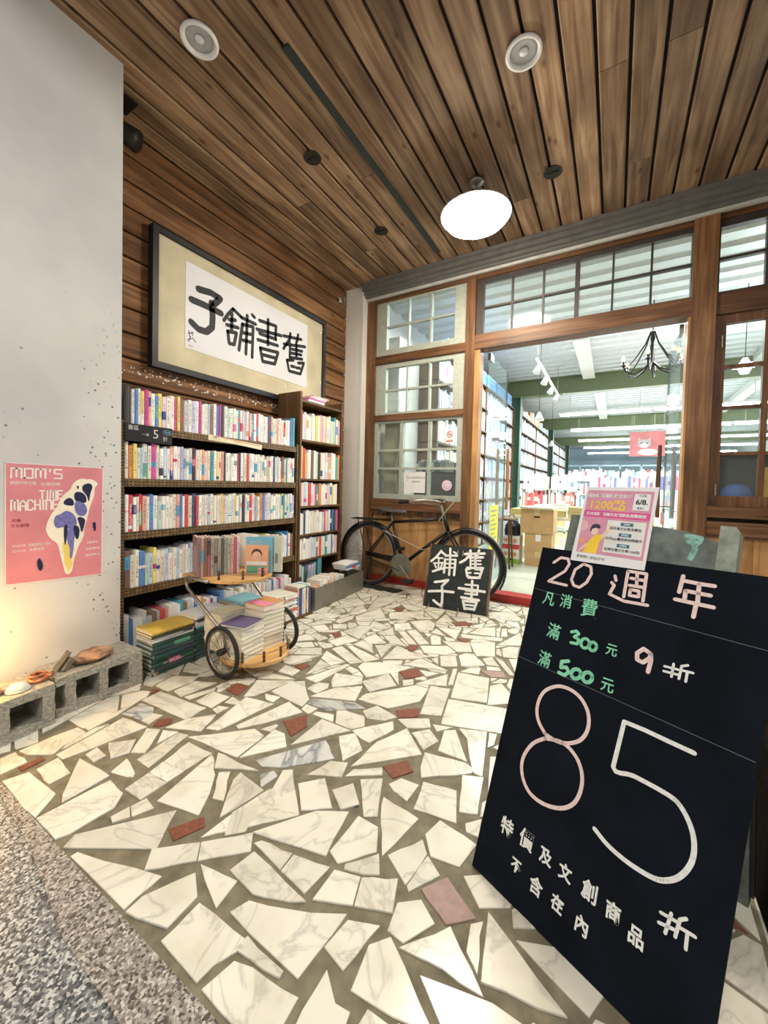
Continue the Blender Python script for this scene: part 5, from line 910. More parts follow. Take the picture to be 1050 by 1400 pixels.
# ================================================================ SMALL SIGN
ss = thing('shop_sign_board', 'small black board with white brush characters leaning on the bicycle', 'sign board')
O = Vector((-1.341, 2.966, 0)); e1 = Vector((-.81, 3.0, 0)) - O; su = e1.normalized(); sv = (Vector((-1.335, 3.12, .5)) - O); sv = (sv - su * sv.dot(su)).normalized(); sn = su.cross(sv); SW, SH = e1.length, .522
if sn.y > 0: sn = -sn
MB().obox(O, su, sv, sn, (.012, SW - .012), (0, SH), (-.018, 0)).build('panel', M_signb, ss)
for a, b in ((0, .012), (SW - .012, SW)): MB().obox(O, su, sv, sn, (a, b), (0, SH), (-.03, .003)).build('edge_batten', wood('worn_batten', (.10, .05, .03), (.2, .11, .06), (.35, .24, .14), 2, .7, False) if 'worn_batten' not in MATS else MATS['worn_batten'], ss)
mb = MB()
for w, LL in [(0.02, [[(0.306, 0.463), (0.465, 0.483)], [(0.348, 0.497), (0.358, 0.452)], [(0.419, 0.504), (0.407, 0.457)], [(0.341, 0.448), (0.312, 0.414), (0.273, 0.389)], [(0.347, 0.437), (0.455, 0.451)], [(0.392, 0.47), (0.403, 0.363)], [(0.336, 0.353), (0.463, 0.365)], [(0.33, 0.339), (0.344, 0.288), (0.371, 0.281)], [(0.404, 0.351), (0.458, 0.352), (0.444, 0.292)], [(0.354, 0.277), (0.445, 0.286)]]), (0.014, [[(0.355, 0.432), (0.363, 0.358)], [(0.364, 0.414), (0.439, 0.422)], [(0.366, 0.387), (0.444, 0.394)], [(0.33, 0.339), (0.364, 0.347)], [(0.34, 0.311), (0.37, 0.317)], [(0.402, 0.318), (0.448, 0.32)]]), (0.02, [[(0.285, 0.183), (0.391, 0.185), (0.494, 0.183)], [(0.388, 0.254), (0.396, 0.104)], [(0.314, 0.115), (0.455, 0.112)], [(0.33, 0.093), (0.351, 0.029)], [(0.331, 0.09), (0.44, 0.094), (0.424, 0.034)], [(0.353, 0.034), (0.426, 0.038)]]), (0.015, [[(0.336, 0.219), (0.438, 0.224), (0.436, 0.154)], [(0.345, 0.172), (0.439, 0.174)], [(0.341, 0.148), (0.439, 0.152)], [(0.355, 0.063), (0.433, 0.066)]]), (0.019, [[(0.102, 0.469), (0.067, 0.415), (0.025, 0.374)], [(0.103, 0.462), (0.149, 0.435)], [(0.05, 0.29), (0.135, 0.326)], [(0.178, 0.496), (0.188, 0.4), (0.193, 0.278)], [(0.142, 0.433), (0.243, 0.443)], [(0.144, 0.402), (0.148, 0.291)], [(0.233, 0.408), (0.235, 0.281)]]), (0.014, [[(0.07, 0.407), (0.124, 0.409)], [(0.049, 0.359), (0.129, 0.371)], [(0.088, 0.403), (0.096, 0.313)], [(0.061, 0.347), (0.075, 0.323)], [(0.123, 0.358), (0.114, 0.331)], [(0.21, 0.471), (0.234, 0.46)], [(0.146, 0.401), (0.233, 0.408)], [(0.154, 0.367), (0.229, 0.376)], [(0.154, 0.332), (0.23, 0.341)]]), (0.02, [[(0.079, 0.205), (0.132, 0.217), (0.191, 0.236), (0.144, 0.18)], [(0.144, 0.18), (0.155, 0.121), (0.16, 0.058), (0.153, 0.024), (0.123, 0.036), (0.086, 0.057)], [(0.036, 0.123), (0.142, 0.141), (0.246, 0.145)]])]:
    for l in LL: mb.ribbon(l, w, O + sn * .0002, su, sv, sn, .0008)
mb.build('brush_lettering', plain('brush_white', (.82, .82, .78), .7), ss)
dr = MB()
for u, l in ((.29, .04), (.32, .055), (.335, .03), (.35, .05), (.245, .03)): dr.ribbon([(u, SH - .035), (u, SH - .035 - l)], .004, O, su, sv, sn, .0008)
for u, l in ((.15, .04), (.17, .05), (.16, .02), (.05, .02), (.3, .02)): dr.ribbon([(u, .005), (u, .005 + l)], .004, O, su, sv, sn, .0008)
dr.build('paint_drips', plain('drip_tan', (.55, .48, .36), .8), ss); MB().obox(O, su, sv, sn, (.03, .05), (0, SH * .9), (-.05, -.018)).obox(O, su, sv, sn, (SW - .05, SW - .03), (0, SH * .9), (-.05, -.018)).build('back_rails', M_case, ss); base(ss, tuple(O + e1 * .5))
# ================================================================ BLACKBOARD
BU, BV = Vector((.92677768, -.37561034, 0)), Vector((.12464789, .30755511, .94333067)); BN = Vector((-.35432475, -.87425782, .33185424)); BO = Vector((-.29, 1.0, 0))
bb = thing('chalk_blackboard', 'large standing blackboard chalked with 85 and a twenty-year discount notice', 'blackboard')
MB().prism([(0, 0), (.49, 0), (.521, .881), (0, .871)], -.010, 0, BO, BU, BV, BN).build('writing_panel', M_blackb, bb)
for a, b in (((0, .745), (.505, .735)), ((0, .545), (.505, .530))): MB().ribbon([a, b], .0012, BO, BU, BV, BN, .0003).build('scored_line', plain('scored_line', (.12, .14, .15), .8), bb)
CH = {'pink': plain('chalk_pink', (.80, .62, .58), .95, 0, .12, 120), 'green': plain('chalk_green', (.25, .66, .42), .95, 0, .12, 120), 'white': plain('chalk_bright', (.80, .80, .76), .95, 0, .12, 120)}
STR = {'pink_20' : (0.0075, [[(0.0442, 0.8307), (0.0621, 0.8484), (0.0831, 0.8486), (0.0901, 0.8347), (0.0823, 0.8125), (0.0409, 0.7746), (0.0945, 0.7739)], [(0.1288, 0.8417), (0.1488, 0.8373), (0.1538, 0.8185), (0.1458, 0.7932), (0.1299, 0.7762), (0.1138, 0.7782), (0.1045, 0.7923), (0.109, 0.8217), (0.1288, 0.8417)]]) ,'pink_zhou' : (0.0075, [[(0.2122, 0.8249), (0.2162, 0.8137)], [(0.2071, 0.8065), (0.2143, 0.8006), (0.2068, 0.7764), (0.242, 0.7668), (0.2935, 0.7695)], [(0.2395, 0.8431), (0.2403, 0.7772)], [(0.2395, 0.8431), (0.2807, 0.8439), (0.2827, 0.7771)], [(0.2486, 0.8265), (0.2771, 0.8267)], [(0.2607, 0.8399), (0.2638, 0.8116)], [(0.2483, 0.8082), (0.2778, 0.8097)], [(0.2519, 0.7981), (0.2707, 0.7989), (0.2722, 0.785), (0.2522, 0.7837), (0.2519, 0.7981)]]) ,'pink_nian' : (0.0085, [[(0.3538, 0.8534), (0.3507, 0.8152)], [(0.3573, 0.843), (0.3847, 0.8421), (0.4117, 0.8428)], [(0.3623, 0.8207), (0.3626, 0.8003)], [(0.3634, 0.8209), (0.407, 0.8206)], [(0.3451, 0.7973), (0.4147, 0.7965)], [(0.3849, 0.8408), (0.3865, 0.7996), (0.3843, 0.7911), (0.3829, 0.767)]]) ,'green_300' : (0.0075, [[(0.1325, 0.6558), (0.145, 0.662), (0.1521, 0.6567), (0.1421, 0.646), (0.1548, 0.6427), (0.1527, 0.6308), (0.1364, 0.6291)], [(0.182, 0.6421), (0.1817, 0.6358), (0.1788, 0.6303), (0.1741, 0.627), (0.1686, 0.6268), (0.164, 0.6298), (0.1615, 0.6352), (0.1617, 0.6416), (0.1647, 0.6471), (0.1696, 0.6504), (0.175, 0.6505), (0.1795, 0.6474), (0.182, 0.6421)], [(0.2, 0.6402), (0.1997, 0.6348), (0.1973, 0.63), (0.1933, 0.6272), (0.1887, 0.627), (0.1849, 0.6296), (0.1827, 0.6343), (0.1829, 0.6398), (0.1854, 0.6446), (0.1895, 0.6475), (0.1941, 0.6475), (0.1979, 0.6449), (0.2, 0.6402)]]) ,'green_500' : (0.009, [[(0.14, 0.582), (0.123, 0.5743), (0.1238, 0.5598), (0.1381, 0.5652), (0.1453, 0.5562), (0.1371, 0.5443), (0.1214, 0.5455)], [(0.1757, 0.563), (0.1753, 0.5568), (0.1719, 0.551), (0.1665, 0.5472), (0.1604, 0.5465), (0.1553, 0.5489), (0.1525, 0.5539), (0.153, 0.5603), (0.1564, 0.5661), (0.1619, 0.5698), (0.168, 0.5705), (0.1731, 0.568), (0.1757, 0.563)], [(0.2034, 0.5654), (0.203, 0.559), (0.1998, 0.5532), (0.1946, 0.5494), (0.1888, 0.5487), (0.1839, 0.5514), (0.1812, 0.5566), (0.1816, 0.5631), (0.1849, 0.5691), (0.1902, 0.5728), (0.196, 0.5734), (0.2009, 0.5707), (0.2034, 0.5654)]]) ,'pink_9' : (0.009, [[(0.3161, 0.6627), (0.3007, 0.6691), (0.2891, 0.6551), (0.2913, 0.6407), (0.3035, 0.6386), (0.3153, 0.6526), (0.3161, 0.6627), (0.3183, 0.6473), (0.3163, 0.6222)]]) ,'white_zhe' : (0.005, [[(0.3609, 0.6567), (0.3604, 0.6287)], [(0.3452, 0.6458), (0.3699, 0.6478)], [(0.3451, 0.6351), (0.3713, 0.6373)], [(0.3859, 0.6629), (0.3754, 0.6572), (0.3738, 0.6298)], [(0.3755, 0.6487), (0.3964, 0.6507)], [(0.3866, 0.6493), (0.3861, 0.6287)]]) ,'pink_8' : (0.0085, [[(0.1184, 0.3892), (0.0929, 0.4125), (0.0836, 0.4447), (0.0927, 0.4834), (0.1227, 0.5106), (0.1556, 0.5171), (0.1865, 0.5078), (0.2086, 0.4836), (0.215, 0.4501), (0.2041, 0.4184), (0.177, 0.3961), (0.1495, 0.3875), (0.1184, 0.3892)], [(0.1205, 0.3797), (0.0912, 0.3508), (0.0746, 0.3066), (0.0824, 0.2688), (0.1092, 0.2433), (0.1486, 0.2407), (0.1888, 0.2558), (0.2143, 0.2821), (0.2239, 0.3176), (0.2191, 0.3523), (0.1981, 0.3793), (0.1635, 0.3912), (0.1205, 0.3797)]]) ,'white_5' : (0.009, [[(0.4163, 0.4997), (0.3713, 0.5), (0.3286, 0.501), (0.2868, 0.4993), (0.2803, 0.3987), (0.3213, 0.4026), (0.3844, 0.4022), (0.4072, 0.3936), (0.4264, 0.3694), (0.4353, 0.3401), (0.4336, 0.3093), (0.4197, 0.2771), (0.3993, 0.2558), (0.3765, 0.2458), (0.3357, 0.2427), (0.2957, 0.248), (0.2653, 0.2609)]]) ,'white_zhe2' : (0.0058, [[(0.4154, 0.2117), (0.4103, 0.1747)], [(0.3997, 0.2009), (0.4266, 0.2053)], [(0.3989, 0.1833), (0.4227, 0.1904)], [(0.4379, 0.2203), (0.4289, 0.2118), (0.4253, 0.1808)], [(0.4317, 0.2), (0.4528, 0.2032)], [(0.4417, 0.2001), (0.4422, 0.1749)]]) ,}
for k, (w, LL) in STR.items():
    mb = MB()
    for l in LL:
        # round the corners of long hand-drawn curves
        if k in ('pink_8', 'white_5'):
            q = [l[0]]
            for i in range(1, len(l)):
                a, b = l[max(i - 2, 0)], l[i - 1]; c, d = l[i], l[min(i + 1, len(l) - 1)]
                if k == 'white_5' and i in (1, 2, 3, 4): q.append(c); continue
                for t in (.25, .5, .75, 1):
                    f = lambda p0, p1, p2, p3: .5 * (2 * p1 + (p2 - p0) * t + (2 * p0 - 5 * p1 + 4 * p2 - p3) * t * t + (3 * p1 - p0 - 3 * p2 + p3) * t ** 3)
                    q.append((f(a[0], b[0], c[0], d[0]), f(a[1], b[1], c[1], d[1])))
            l = q
        mb.ribbon(l, w, BO, BU, BV, BN, .0006)
    mb.build('chalk_writing', CH[k.split('_')[0]], bb)
for T_, cc in (([('消', 0.1018, 0.7313, 0.0426), ('凡', 0.0536, 0.7257, 0.0449), ('費', 0.1656, 0.7284, 0.0551), ('滿', 0.0855, 0.6435, 0.0467), ('元', 0.2352, 0.6431, 0.0333), ('滿', 0.0765, 0.5649, 0.0453), ('元', 0.2397, 0.5609, 0.0381)], 'green'), ([('特', 0.0714, 0.1393, 0.0443), ('價', 0.1254, 0.1454, 0.0452), ('及', 0.1762, 0.1426, 0.0376), ('文', 0.223, 0.143, 0.0361), ('創', 0.276, 0.1453, 0.0416), ('商', 0.324, 0.1429, 0.0372), ('品', 0.3674, 0.1336, 0.0374), ('不', 0.1131, 0.0785, 0.0331), ('含', 0.1674, 0.0748, 0.0392), ('在', 0.2183, 0.0776, 0.0349), ('內', 0.2728, 0.0778, 0.0377)], 'white')):
    for c, u, v, h in T_:
        text(c, h * .93, BO + BU * u + BV * v + BN * .0006, BU, BV, CH[cc], bb, .0004 if cc == 'green' else .0009, rnd.uniform(-.05, .05), .86, name='chalk_writing')
W_ = MATS['worn_batten']; gw = plain('weathered_grey_wood', (.13, .15, .13), .7, 0, .4, 30, .2)
arc = [(.085, .875), (.405, .875), (.405, .945), (.34, .965), (.25, .972), (.16, .965), (.085, .95)]
MB().prism(arc, -.035, -.014, BO, BU, BV, BN).build('arched_top_rail', gw, bb)
pg = plain('weathered_green_post', (.27, .30, .24), .75, 0, .3, 40, .2)
MB().prism([(.405, 0), (.44, 0), (.44, .972), (.432, .984), (.405, .984)], -.045, -.012, BO, BU, BV, BN).build('frame_post', pg, bb); MB().prism([(.06, 0), (.085, 0), (.085, .984), (.06, .984)], -.045, -.012, BO, BU, BV, BN).build('frame_post', gw, bb)
MB().ribbon([(.355, .95), (.365, .925), (.358, .9)], .012, BO - BN * .0138, BU, BV, BN, .0004).ribbon([(.345, .952), (.372, .95), (.368, .938), (.35, .94)], .013, BO - BN * .0138, BU, BV, BN, .0005).build('green_chalk_smudge', plain('smudge_green', (.22, .42, .34), .9, 0, .4, 90), bb)
hn = Vector((.37561034, .92677768, 0))
top = BO + BV * .86 - BN * .05
for u in (.05, .452):
    a = top + BU * (u) ; b = BO + BU * u + hn * .47; d = (b - a).normalized(); ax = BU; az = d.cross(ax).normalized()
    b.z = 0; MB().obox(b, ax, -d, az, (-.014, .014), (.004, (b - a).length), (-.014, .014)).build('rear_leg', gw, bb)
a = top + BU * .05; b = BO + BU * .05 + hn * .47; d = (a - b).normalized()
MB().obox(b, BU, d, BU.cross(d), (0, .425), (.03, .40), (-.006, .006)).build('rear_panel', M_black, bb); base(bb, tuple(BO + BU * .245 + hn * .2))
t = thing('dark_stand_in_box', 'near-black box added to fill the dark area behind the blackboard right edge', 'crate'); dkw = plain('near_black_stand_in', (.010, .006, .004), .95, 0, .4, 30, 0, .05); cx0, cx1, cy0, cy1 = .335, .86, 1.19, 1.56  # added box; its near-black colour fills the dark area beside the blackboard
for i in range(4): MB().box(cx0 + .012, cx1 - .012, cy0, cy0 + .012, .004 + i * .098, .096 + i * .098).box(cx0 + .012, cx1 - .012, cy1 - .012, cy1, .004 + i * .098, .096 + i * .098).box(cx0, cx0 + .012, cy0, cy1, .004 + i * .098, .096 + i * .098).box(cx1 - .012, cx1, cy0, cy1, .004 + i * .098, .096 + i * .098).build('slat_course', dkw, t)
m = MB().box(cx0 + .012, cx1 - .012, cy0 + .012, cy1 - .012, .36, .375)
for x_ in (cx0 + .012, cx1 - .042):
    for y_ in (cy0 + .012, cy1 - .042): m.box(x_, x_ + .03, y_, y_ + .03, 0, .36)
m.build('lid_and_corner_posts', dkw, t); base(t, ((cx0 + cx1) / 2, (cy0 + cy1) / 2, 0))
# ---- pink notice
pn = thing('pink_notice', 'pink and yellow discount notice propped on the blackboard top edge', 'notice')
q = [(.0979, 1.0649), (.0928, .846), (.2765, .8505), (.2781, 1.0683)]; NO = BO + BN * .003
MB().prism(q, 0, .003, NO, BU, BV, BN).build('card', M_paper, pn)
nx0, nx1, nz0, nz1 = .097, .275, .848, 1.065
def nr(name, a, b, c, d, m, z=.0032): return MB().prism([(a, c), (b, c), (b, d), (a, d)], z - .0004, z, NO, BU, BV, BN).build(name, m, pn)
pk_ = plain('notice_pink', (.66, .30, .40), .6, 0, .08); mg = plain('notice_magenta', (.68, .09, .28), .6); yl = plain('notice_yellow', (.90, .62, .05), .6); dk_ = plain('notice_dark', (.04, .04, .05), .6); tl = plain('notice_teal', (.04, .16, .22), .6); pkb = plain('notice_pale_pink', (.76, .45, .50), .6)
nr('pink_field', .104, .270, .873, 1.056, pk_); nr('pink_band', .104, .270, .977, .996, mg, .0035); nr('white_box', .226, .264, 1.003, 1.048, M_paper, .0036); nr('white_panel', .172, .264, .882, .971, plain('notice_white', (.76, .76, .72), .6), .0035)
def nt(s, u, v, sz, m, b=0., rot=0): return text(s, sz, NO + BN * .0038 + BU * u + BV * v, BU, BV, m, pn, b, rot, 1., .0002)
nt('領加碼花蓮縣府文化幣', .164, 1.040, .0115, M_paper, .0003); nt('1200點', .164, 1.014, .032, yl, .0005); nt('今日期', .245, 1.043, .006, dk_); nt('6/8.', .245, 1.026, .019, dk_, .0006); nt('星期六', .245, 1.009, .006, dk_)
nt('擴大加碼 花蓮文化體驗及消費限定', .187, .9865, .0098, M_paper, .0003)
for i, (st, tx) in enumerate((('STEP1', '領花蓮文化幣消費點'), ('STEP2', '出示app畫面與相關證件'), ('STEP3', '獲得花蓮文化幣1200點'))):
    vv = .962 - i * .029; nr('step_badge', .205, .235, vv - .0045, vv + .0045, tl, .0038); nt(st, .220, vv, .0065, M_paper, .0002); nt(tx, .218, vv - .0125, .0085, dk_, .0001)
nt('青春願人數點即可', .145, .861, .0095, gy)
# the printed figure: yellow shirt, dark hair, raised arm
sk = plain('printed_skin', (.82, .62, .52), .6)
def np_(name, pts, m, z=.0037): return MB().prism(pts, z - .0002, z, NO, BU, BV, BN).build(name, m, pn)
np_('shirt', [(.122, .874), (.158, .874), (.160, .905), (.168, .922), (.160, .93), (.146, .925), (.138, .915), (.130, .90)], yl); np_('raised_arm', [(.160, .924), (.168, .918), (.186, .945), (.188, .96), (.178, .957), (.174, .945)], sk, .0038)
MB().lathe([(.0105, 0), (.0105, .0004), (0, .0004)], NO + BU * .143 + BV * .936 + BN * .0036, 18, BN).build('face', sk, pn); np_('hair', [(.131, .944), (.134, .953), (.142, .957), (.152, .956), (.157, .950), (.154, .944), (.146, .946), (.136, .942), (.134, .932), (.131, .936)], dk_, .0042); np_('arm', [(.108, .876), (.114, .876), (.130, .893), (.126, .900)], sk, .0039); np_('ribbon_shape', [(.108, .896), (.122, .904), (.124, .915), (.108, .908)], plain('notice_orange', (.8, .35, .15), .6), .0036); np_('pale_shape', [(.106, .93), (.126, .945), (.118, .962), (.106, .966)], pkb, .0036)
base(pn, tuple(NO + BU * .187 + BV * .848))
# ================================================================ SHOP INTERIOR
FZ = .055
B(-2.5, 4.6, 3.62, 24, -.05, FZ).build('shop_floor', M_shop, kind='structure')
for i in range(14): B(-2.5, 4.6, 3.62 + i * .6, 3.626 + i * .6, FZ, FZ + .0008).build('trim_%d' % (i + 3), plain('floor_joint', (.25, .27, .22), .6), kind='structure') if i < 6 else None
B(-2.6, -2.5, 3.6, 24, -.05, 3.4).build('shop_wall_left', M_wpaint, kind='structure'); B(4.6, 4.7, 3.6, 24, -.05, 3.4).build('shop_wall_right', M_wpaint, kind='structure')
B(-2.6, 4.7, 24, 24.1, -.05, 3.4).build('shop_wall_back', plain('blue_back_wall', (.5, .66, .74), .7, 0, .1, 1), kind='structure')
m = MB(); V = []; F = []; ys = []; y = 3.62; k = 0
while y < 24: ys.append((y, 3.2 if k % 4 in (0, 1) else 3.235)); y += (.11, .03, .08, .03)[k % 4]; k += 1
for y, z in ys: V += [(-2.5, y, z), (4.6, y, z)]
for i in range(len(ys) - 1): F.append((2 * i, 2 * i + 1, 2 * i + 3, 2 * i + 2))
m.add(V, F).build('shop_ceiling', M_corr, kind='structure'); B(-2.6, 4.7, 3.6, 24.1, 3.24, 3.3).build('shop_roof', M_corr, kind='structure')
for y in (8.4, 13.4, 18.4):
    t = thing('roof_beam', 'green steel beam across the shop ceiling, %s from the door' % ('nearest' if y < 9 else 'second' if y < 14 else 'farthest'), 'beam', group='green ceiling beams')
    MB().box(-2.5, 4.6, y, y + .2, 2.86, 2.875).box(-2.5, 4.6, y, y + .2, 3.18, 3.198).box(-2.5, 4.6, y + .09, y + .11, 2.875, 3.18).build('flanged_beam', M_olive, t); base(t, (0, y, 2.86))
    t = thing('steel_column', 'green steel column against the left bookshelves, %s from the door' % ('nearest' if y < 9 else 'second' if y < 14 else 'farthest'), 'column', group='green columns')
    MB().box(-1.74, -1.725, y, y + .2, FZ, 2.86).box(-1.9, -1.885, y, y + .2, FZ, 2.86).box(-1.885, -1.74, y + .09, y + .11, FZ, 2.86).build('column', M_green, t); base(t, (-1.8, y, FZ))
for i, (x, y0, y1) in enumerate(((-.48, 6.1, 8.3), (1.9, 3.9, 8.3), (-.35, 8.8, 13.2), (2.3, 8.8, 13.2))):
    t = thing('ceiling_beam', 'white boxed beam under corrugated ceiling, %s' % ('above the doorway', 'right of the doorway', 'beyond the first green beam', 'beyond the first green beam, right')[i], 'beam', group='white ceiling beams'); MB().box(x - .09, x + .09, y0, y1, 3.08, 3.198).box(x - .1, x + .1, y0, y1, 3.072, 3.08).build('box_beam', M_wpaint, t); base(t, (x, y0, 3.072))
for r_ in range(5):
    y = 9.4 + 2.6 * r_
    for j, (x0, x1) in enumerate(((-1.1, .58), (.62, 2.3), (2.34, 4.0))):
        t = thing('tube_light', 'lit fluorescent tube, %s row from the door, %s in its row' % (ordw(r_ + 1), ('left', 'middle', 'right')[j]), 'ceiling light', group='fluorescent tubes in the shop')
        B(x0, x1, y - .03, y + .03, 2.635, 2.665).build('housing', M_wpaint, t); MB().tube([(x0 + .02, y, 2.61), (x1 - .02, y, 2.61)], .022, 8).build('tube', M_tube, t); MB().tube([(x0 + .2, y, 2.66), (x0 + .2, y, 3.2)], .004, 4).tube([(x1 - .2, y, 2.66), (x1 - .2, y, 3.2)], .004, 4).build('hanger', M_steel, t); base(t, ((x0 + x1) / 2, y, 2.61))
M_spot = emit('spot_glow', (.95, .97, 1), 30)
t = thing('track_light', 'ceiling track with four spotlights left of the doorway view', 'track light'); MB().box(-.96, -.93, 5.5, 7.9, 2.69, 2.72).build('track', M_wpaint, t)
for y in (5.6, 7.7): MB().tube([(-.945, y, 2.72), (-.945, y, 3.2)], .004, 5).build('hanger', M_steel, t)
for y in (5.7, 6.35, 7.0, 7.6): h = MB().lathe([(.018, .0), (.028, -.03), (.05, -.11), (.046, -.112)], (-.945, y, 2.67), 16, Vector((.25, .35, 1))).build('spot_head', M_wpaint, t, True); MB().lathe([(0, -.108), (.045, -.108)], (-.945, y, 2.67), 16, Vector((.25, .35, 1))).build('bulb', M_spot, h)
base(t, (-.945, 6.7, 2.69))
for i, (x, y, z) in enumerate(((-.97, 6.0, 1.97), (-1.25, 9.5, 1.95))):
    t = thing('pendant_lamp', 'small conical pendant shade %s' % ('in front of the left bookshelves' if not i else 'farther along the left bookshelves'), 'lamp', group='small pendant shades'); MB().lathe([(.015, .12), (.03, .09), (.07, 0), (.066, 0)], (x, y, z), 20).build('shade', M_wpaint, t, True); MB().lathe([(0, .0), (.045, .004), (.03, .04), (0, .05)], (x, y, z), 14).build('bulb', emit('pendant_glow', (1, .95, .8), 12), t, True); MB().tube([(x, y, z + .12), (x, y, 3.2)], .004, 5).build('cord', M_iron, t); base(t, (x, y, 3.2))
# chandelier
t = thing('chandelier', 'black iron chandelier with yellow candle bulbs inside the shop', 'chandelier'); cx, cy, cz = .32, 5.5, 2.42
MB().tube([(cx, cy, 3.2), (cx, cy, 2.86)], .006, 6).build('chain', M_iron, t); MB().lathe([(0, .0), (.03, .01), (.04, .05), (.015, .1), (.012, .3), (.03, .36), (.01, .44), (0, .45)], (cx, cy, cz - .02), 14).build('centre_stem', M_iron, t, True)
for i in range(6):
    a = i * math.pi / 3 + .35; c, s_ = math.cos(a), math.sin(a)
    ar = MB().tube([(cx + c * r, cy + s_ * r, cz + z) for r, z in ((.02, .06), (.10, -.02), (.19, -.06), (.27, -.03), (.30, .03))], .011, 6).build('arm', M_iron, t, True); MB().tube([(cx + c * r, cy + s_ * r, cz + z) for r, z in ((.28, -.01), (.17, .12), (.07, .28), (.02, .42))], .008, 5).build('upper_scroll', M_iron, ar)
    MB().lathe([(.03, .03), (.032, .036), (.012, .04), (.012, .085), (0, .085)], (cx + c * .30, cy + s_ * .30, cz), 10).build('candle_cup', M_iron, ar, True); MB().lathe([(.008, .085), (.018, .105), (.014, .13), (.0, .155)], (cx + c * .30, cy + s_ * .30, cz), 10).build('bulb', emit('amber_bulb', (1, .68, .18), 5) if i == 0 else bpy.data.materials['amber_bulb'], ar, True)
base(t, (cx, cy, 3.2))
# left wall of books: bays of shelves
cabp = [(.60, .66, .72), (.45, .54, .64), (.66, .66, .64), (.34, .42, .52), (.55, .42, .40), (.5, .58, .66), (.6, .52, .38), (.2, .26, .36), (.62, .64, .68)]
def wallcase(x, y0, y1, z0, z1, nrow, label, face=1, depth=.3, tmin=.03, tmax=.06, bookpal=None, wood_=None):
    t = thing('book_shelving', label, 'bookcase', group='tall shelves along the shop walls'); wm = wood_ or M_case; a = sorted((x, x - face * depth))
    for yy in (y0, (y0 + y1) / 2, y1 - .025): B(a[0], a[1], yy, yy + .025, z0, z1).build('upright', wm, t)
    for i in range(nrow + 1): z = z0 + (z1 - z0 - .02) * i / nrow; B(a[0], a[1], y0, y1, z, z + .02).build('shelf_board', wm, t)
    b0 = sorted((x - face * depth, x - face * (depth + .01))); B(b0[0], b0[1], y0, y1, z0, z1).build('back_panel', M_case, t); base(t, (x, (y0 + y1) / 2, z0))
    mb = MB()
    for i in range(nrow):
        z = z0 + (z1 - z0 - .02) * i / nrow + .021; g = (z1 - z0) / nrow
        joined_row(mb, y0 + .03, y1 - .03, z, x - face * .02, g * .68, g * .86, tmin, tmax, depth - .06, 'y', bookpal, face)
    tag(mb.build('shelved_books', M_att), 'rows of books filling the ' + label, 'books', kind='stuff')
wallcase(-1.82, 4.3, 8.3, FZ, 2.62, 7, 'nearest wooden shelves on the left shop wall', bookpal=cabp)
wallcase(-1.82, 8.7, 13.3, FZ, 2.62, 7, 'second bay of shelves on the left shop wall', bookpal=cabp)
wallcase(-1.82, 13.7, 18.3, FZ, 2.62, 7, 'third bay of shelves on the left shop wall', bookpal=cabp)
wallcase(4.4, 4.3, 12, FZ, 2.3, 6, 'shelves on the right shop wall', face=-1, bookpal=cabp)
for i in range(16):
    y = 8.8 + i * .28; nm = rnd.choice(['pale grey', 'brown', 'orange', 'white', 'pale blue']); h = rnd.uniform(.12, .3)
    t = thing('storage_box', '%s carton on top of the left shelves, %s from the near end' % (nm, ordw(i + 1)), 'box', (-1.95, y, 2.622), 0, 'cartons above the left shelves'); B(-.1, .1, 0, .24, 0, h).build('carton', objcol('carton_%d' % i) if False else M_obj, t).color = jit(CN[nm]); 
for i in range(6):
    t = thing('blue_box', 'blue box on the nearest left shelves, %s from the door' % ordw(i + 1), 'box', (-1.96, 4.6 + i * .6, 2.622), 0, 'blue boxes above the nearest shelves'); c = B(-.12, .12, 0, .5, 0, .2).build('carton', M_obj, t); c.color = (.12, .32, .62, 1)
    B(-.125, .125, -.004, .504, .16, .205).build('lid', M_obj, t).color = (.2, .42, .7, 1)
def freecase(x0, x1, y, z1, nrow, label, wm, depth=.3, pal=None, z0=FZ):
    t = thing('display_shelf', label, 'bookcase', group='free-standing shelves inside the shop')
    for xx in (x0, (x0 + x1) / 2, x1 - .02): B(xx, xx + .02, y, y + depth, z0, z1).build('upright', wm, t)
    for i in range(nrow + 1): z = z0 + (z1 - z0 - .02) * i / nrow; B(x0, x1, y, y + depth, z, z + .02).build('shelf_board', wm, t)
    base(t, ((x0 + x1) / 2, y + depth / 2, z0)); mb = MB()
    for i in range(nrow + 1):
        z = z0 + (z1 - z0 - .02) * i / nrow + .021; g = (z1 - z0) / nrow; p = pal[min(i, len(pal) - 1)] if pal else None
        joined_row(mb, x0 + .03, (x0 + x1) / 2 - .01, z, y + .02, g * .6, g * .85, .02, .06, depth - .05, 'x', p, -1); joined_row(mb, (x0 + x1) / 2 + .03, x1 - .03, z, y + .02, g * .6, g * .85, .02, .06, depth - .05, 'x', p, -1)
    tag(mb.build('shelved_books', M_att), 'books filling the ' + label, 'books', kind='stuff')
wht = [(.85, .83, .74), (.80, .80, .78)]; red = [(.70, .12, .10), (.80, .25, .18), (.85, .8, .76)]; mixp = None
freecase(-1.38, -.50, 7.0, 1.0, 3, 'cream wooden display shelf in the middle of the doorway view', M_creamw, .3, [[(.8, .7, .45)], [(.86, .8, .6), (.7, .55, .25)], red, wht])
freecase(-.45, 1.6, 8.6, 1.02, 3, 'low shelf with colourful magazines behind the pink notice', M_creamw, .3, [None, None, None, [(.84, .82, .8), (.62, .14, .26), (.2, .22, .5), (.8, .75, .6), (.55, .6, .75), (.75, .5, .5)]])
freecase(-1.2, 3.2, 12.6, 1.25, 3, 'long low shelf across the rear of the shop', M_creamw, .3)
